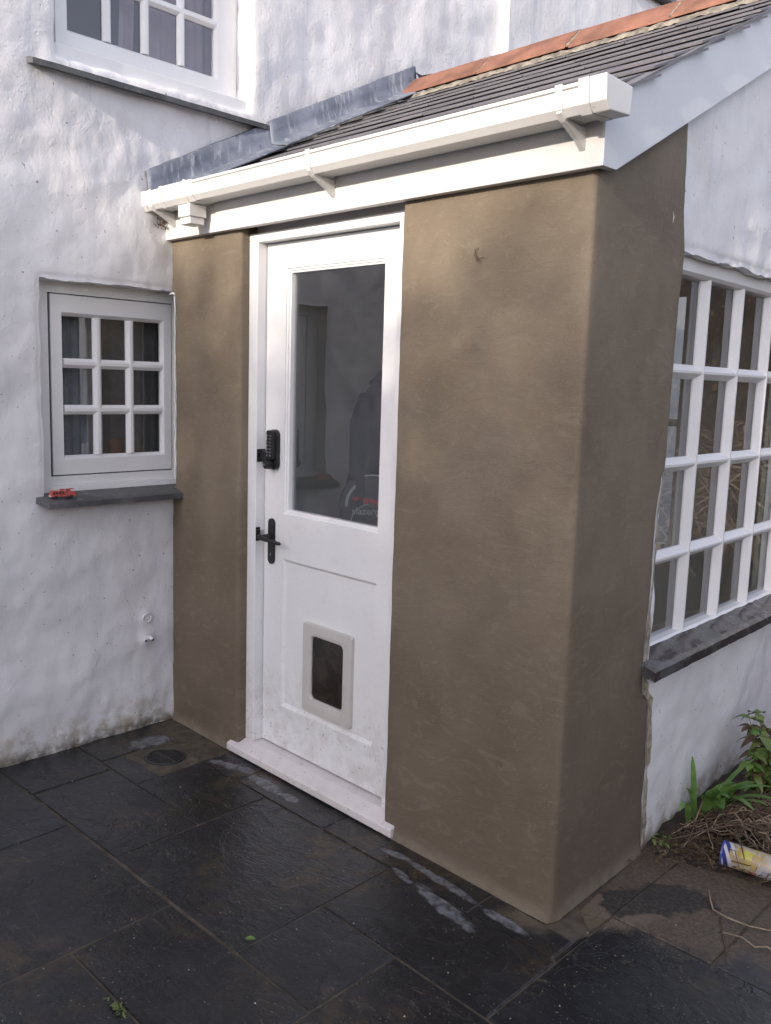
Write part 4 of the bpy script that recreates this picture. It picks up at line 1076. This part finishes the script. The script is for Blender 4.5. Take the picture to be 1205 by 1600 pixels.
def patch(x0, x1, a0_, a1_, mat, name, r_=.0389):
    mb = MB(); n = 8; vs = []
    for i in range(n+1):
        a = rad(a0_+(a1_-a0_)*i/n); vs += [(x0, r_*math.cos(a), r_*math.sin(a)), (x1, r_*math.cos(a), r_*math.sin(a))]
    mb.add(vs, [(2*i, 2*i+1, 2*i+3, 2*i+2) for i in range(n)]); mb.build(name, mat, tb, smooth=True)
M_pr = simple('red_text_print', (.50, .06, .08), .4); M_py = simple('yellow_print', (.50, .46, .08), .4); M_pw = simple('white_print', (.46, .44, .45), .4); M_pb = simple('grey_line_print', (.12, .13, .2), .4)
patch(.108, .27, 175, 285, M_pw, 'white_panel')
for i in range(6): patch(.085+i*.0042, .0872+i*.0042, 205, 290, M_pr, 'red_text_line', .0391)
patch(.150, .176, 120, 165, M_py, 'yellow_patch', .0391); patch(.060, .092, 110, 150, M_py, 'yellow_patch', .0391)
for a in (185, 205, 228, 250): patch(.128, .26, a, a+2.5, M_pb, 'printed_line', .0391)
patch(.126, .128, 185, 252, M_pb, 'printed_line', .0391)
# small things on the paving
def litter(p, s_, mat, name, label, cat):
    mb = MB(); leafblade(mb, Vector((0, 0, 0)), Vector((1, .2, 0)), s_, s_*.33, .0); o = mb.build(name, mat, None, p, random.uniform(0, 6), smooth=True); tag(o, label, cat)
litter((1.517, -.775, .006), .030, M_strap, 'green_leaf', 'single small green leaf lying on the dark wet paving', 'leaf')
t = thing('moss_tuft', 'tuft of green moss in the paving joint at the bottom edge', 'moss', (1.515, -1.165, .0))
for i in range(40):
    mb = MB(); aa = random.uniform(0, 6.3); leafblade(mb, Vector((random.gauss(0, .022), random.gauss(0, .007), 0)), Vector((math.cos(aa), math.sin(aa), .8)), random.uniform(.008, .016), .0025, .3)
    mb.build('moss_leaf', M_bushl, t)
mb = MB()
for i in range(420):
    x = random.uniform(.1, 2.7); y = random.uniform(-1.6, .3)
    if y > wf(x)-.03 and x < 2.12: continue
    s_ = random.choice([.0009, .0012, .0012, .002, .0028]); p = Vector((x, y, .0025)); k = []
    for q in ((1,0,0), (-.5,.87,0), (-.5,-.87,0), (0,0,1)): k.append(p+Vector(q)*s_*random.uniform(.6, 1.4))
    mb.add(k, [(0, 1, 3), (1, 2, 3), (2, 0, 3)], 0 if random.random() < .35 else 1)
stuff(mb.build('grit', [simple('white_chips', (.5, .48, .42), .7), M_mortar]), 'scattered grit and paint chips on the wet paving', 'grit')

# ================================================================== what stands behind the camera and to the right
def hedge(name, label, c, sx, sy_, h, nleaf, ls, mat, seed, hole=0., twigs=0):
    random.seed(seed); t = thing(name, label, 'hedge', (c[0], c[1], 0)); mb = MB()
    for i in range(nleaf):
        while 1:
            x = random.uniform(-1, 1); y = random.uniform(-1, 1); z = random.random()
            top = h*(1 + .10*fbm((x*sx, seed, 0), .8, 2) + .05*fbm((x*sx, seed, 2), 3.))
            if abs(y) < 1-.5*z**3: break
        p = Vector((x*sx, y*sy_, z**.8*top))
        if hole: p.z = 6.85 + (random.random()**1.8)*hole*(1+.35*fbm((p.x, seed, 0), .9, 2))
        a = rndv(1).normalized(); b = a.orthogonal().normalized(); cc_ = a.cross(b); s_ = ls*random.uniform(.6, 1.4)
        mb.add([p+b*s_, p+cc_*s_*.5, p-b*s_, p-cc_*s_*.5], [(0, 1, 2, 3)])
    stuff(mb.build('foliage', mat, t))
    mb = MB(); n = int(sx*2/.7)+1
    for i in range(n):
        x = -sx+2*sx*i/max(1, n-1); mb = MB(); mb.tube([(x, 0, -.05), (x+.05, .05, h*.4), (x, 0, h*.85)], [.07, .05, .02], 8); mb.build('trunk', M_twig, t, smooth=True)
    return t
hg = hedge('garden_hedge', 'very tall evergreen hedge across the far side of the garden behind the viewer', (3.0, -20.0), 7.5, 1.0, 8.0, 60000, .05, M_hedge, 5, 1.35)
MB().box(-7.3, 7.3, -.9, .9, 0, 7.0).build('dense_core', M_hedge, hg)
# brambly bank reflected in the gable window
t = thing('bramble_bank', 'brown tangled bramble bank facing the gable window', 'bramble', (5.0, 6.9, 0), 1.05)
random.seed(11); mb = MB()
for i in range(2600):
    p = Vector((random.uniform(-1.6, 1.6), random.uniform(-4.5, 4.5), 0)); pts = [p]; a = random.uniform(0, 6.3); L = random.uniform(.8, 3.2); d = Vector((math.cos(a)*.5, math.sin(a)*.5, 1.3))
    for k in range(6): d += Vector((random.gauss(0, .25), random.gauss(0, .25), -.38)); pts.append(pts[-1]+d.normalized()*L/5)
    mb.tube(pts, random.uniform(.003, .010), 4, mi=random.choice([0, 1, 1, 2]))
stuff(mb.build('bramble_stems', [M_twig, M_pale, M_leafd], t))
mb = MB(); mb.prism([(-5, 0), (5, 0), (5, 2.5), (3, 3.4), (0, 3.6), (-3, 3.3), (-5, 2.6)], 1.0, 2.4, 'x'); mb.build('earth_bank', M_soil, t)
mb = MB()
for i in range(9000):
    p = Vector((random.uniform(-1.5, 1.4), random.uniform(-4.8, 4.8), random.uniform(0, 2.6))); a = rndv(1).normalized(); b = a.orthogonal().normalized(); cc_ = a.cross(b); s_ = random.uniform(.015, .04)
    mb.add([p+b*s_, p+cc_*s_*.6, p-b*s_, p-cc_*s_*.6], [(0, 1, 2, 3)])
stuff(mb.build('bramble_leaves', M_leafd, t))
hg2 = hedge('side_hedge', 'dark clipped hedge along the right side of the garden', (10.5, 0), 1.0, 9.0, 3.0, 14000, .09, M_hedge, 8)
MB().box(-.8, .8, -8.6, 8.6, 0, 2.7).build('dense_core', M_hedge, hg2)
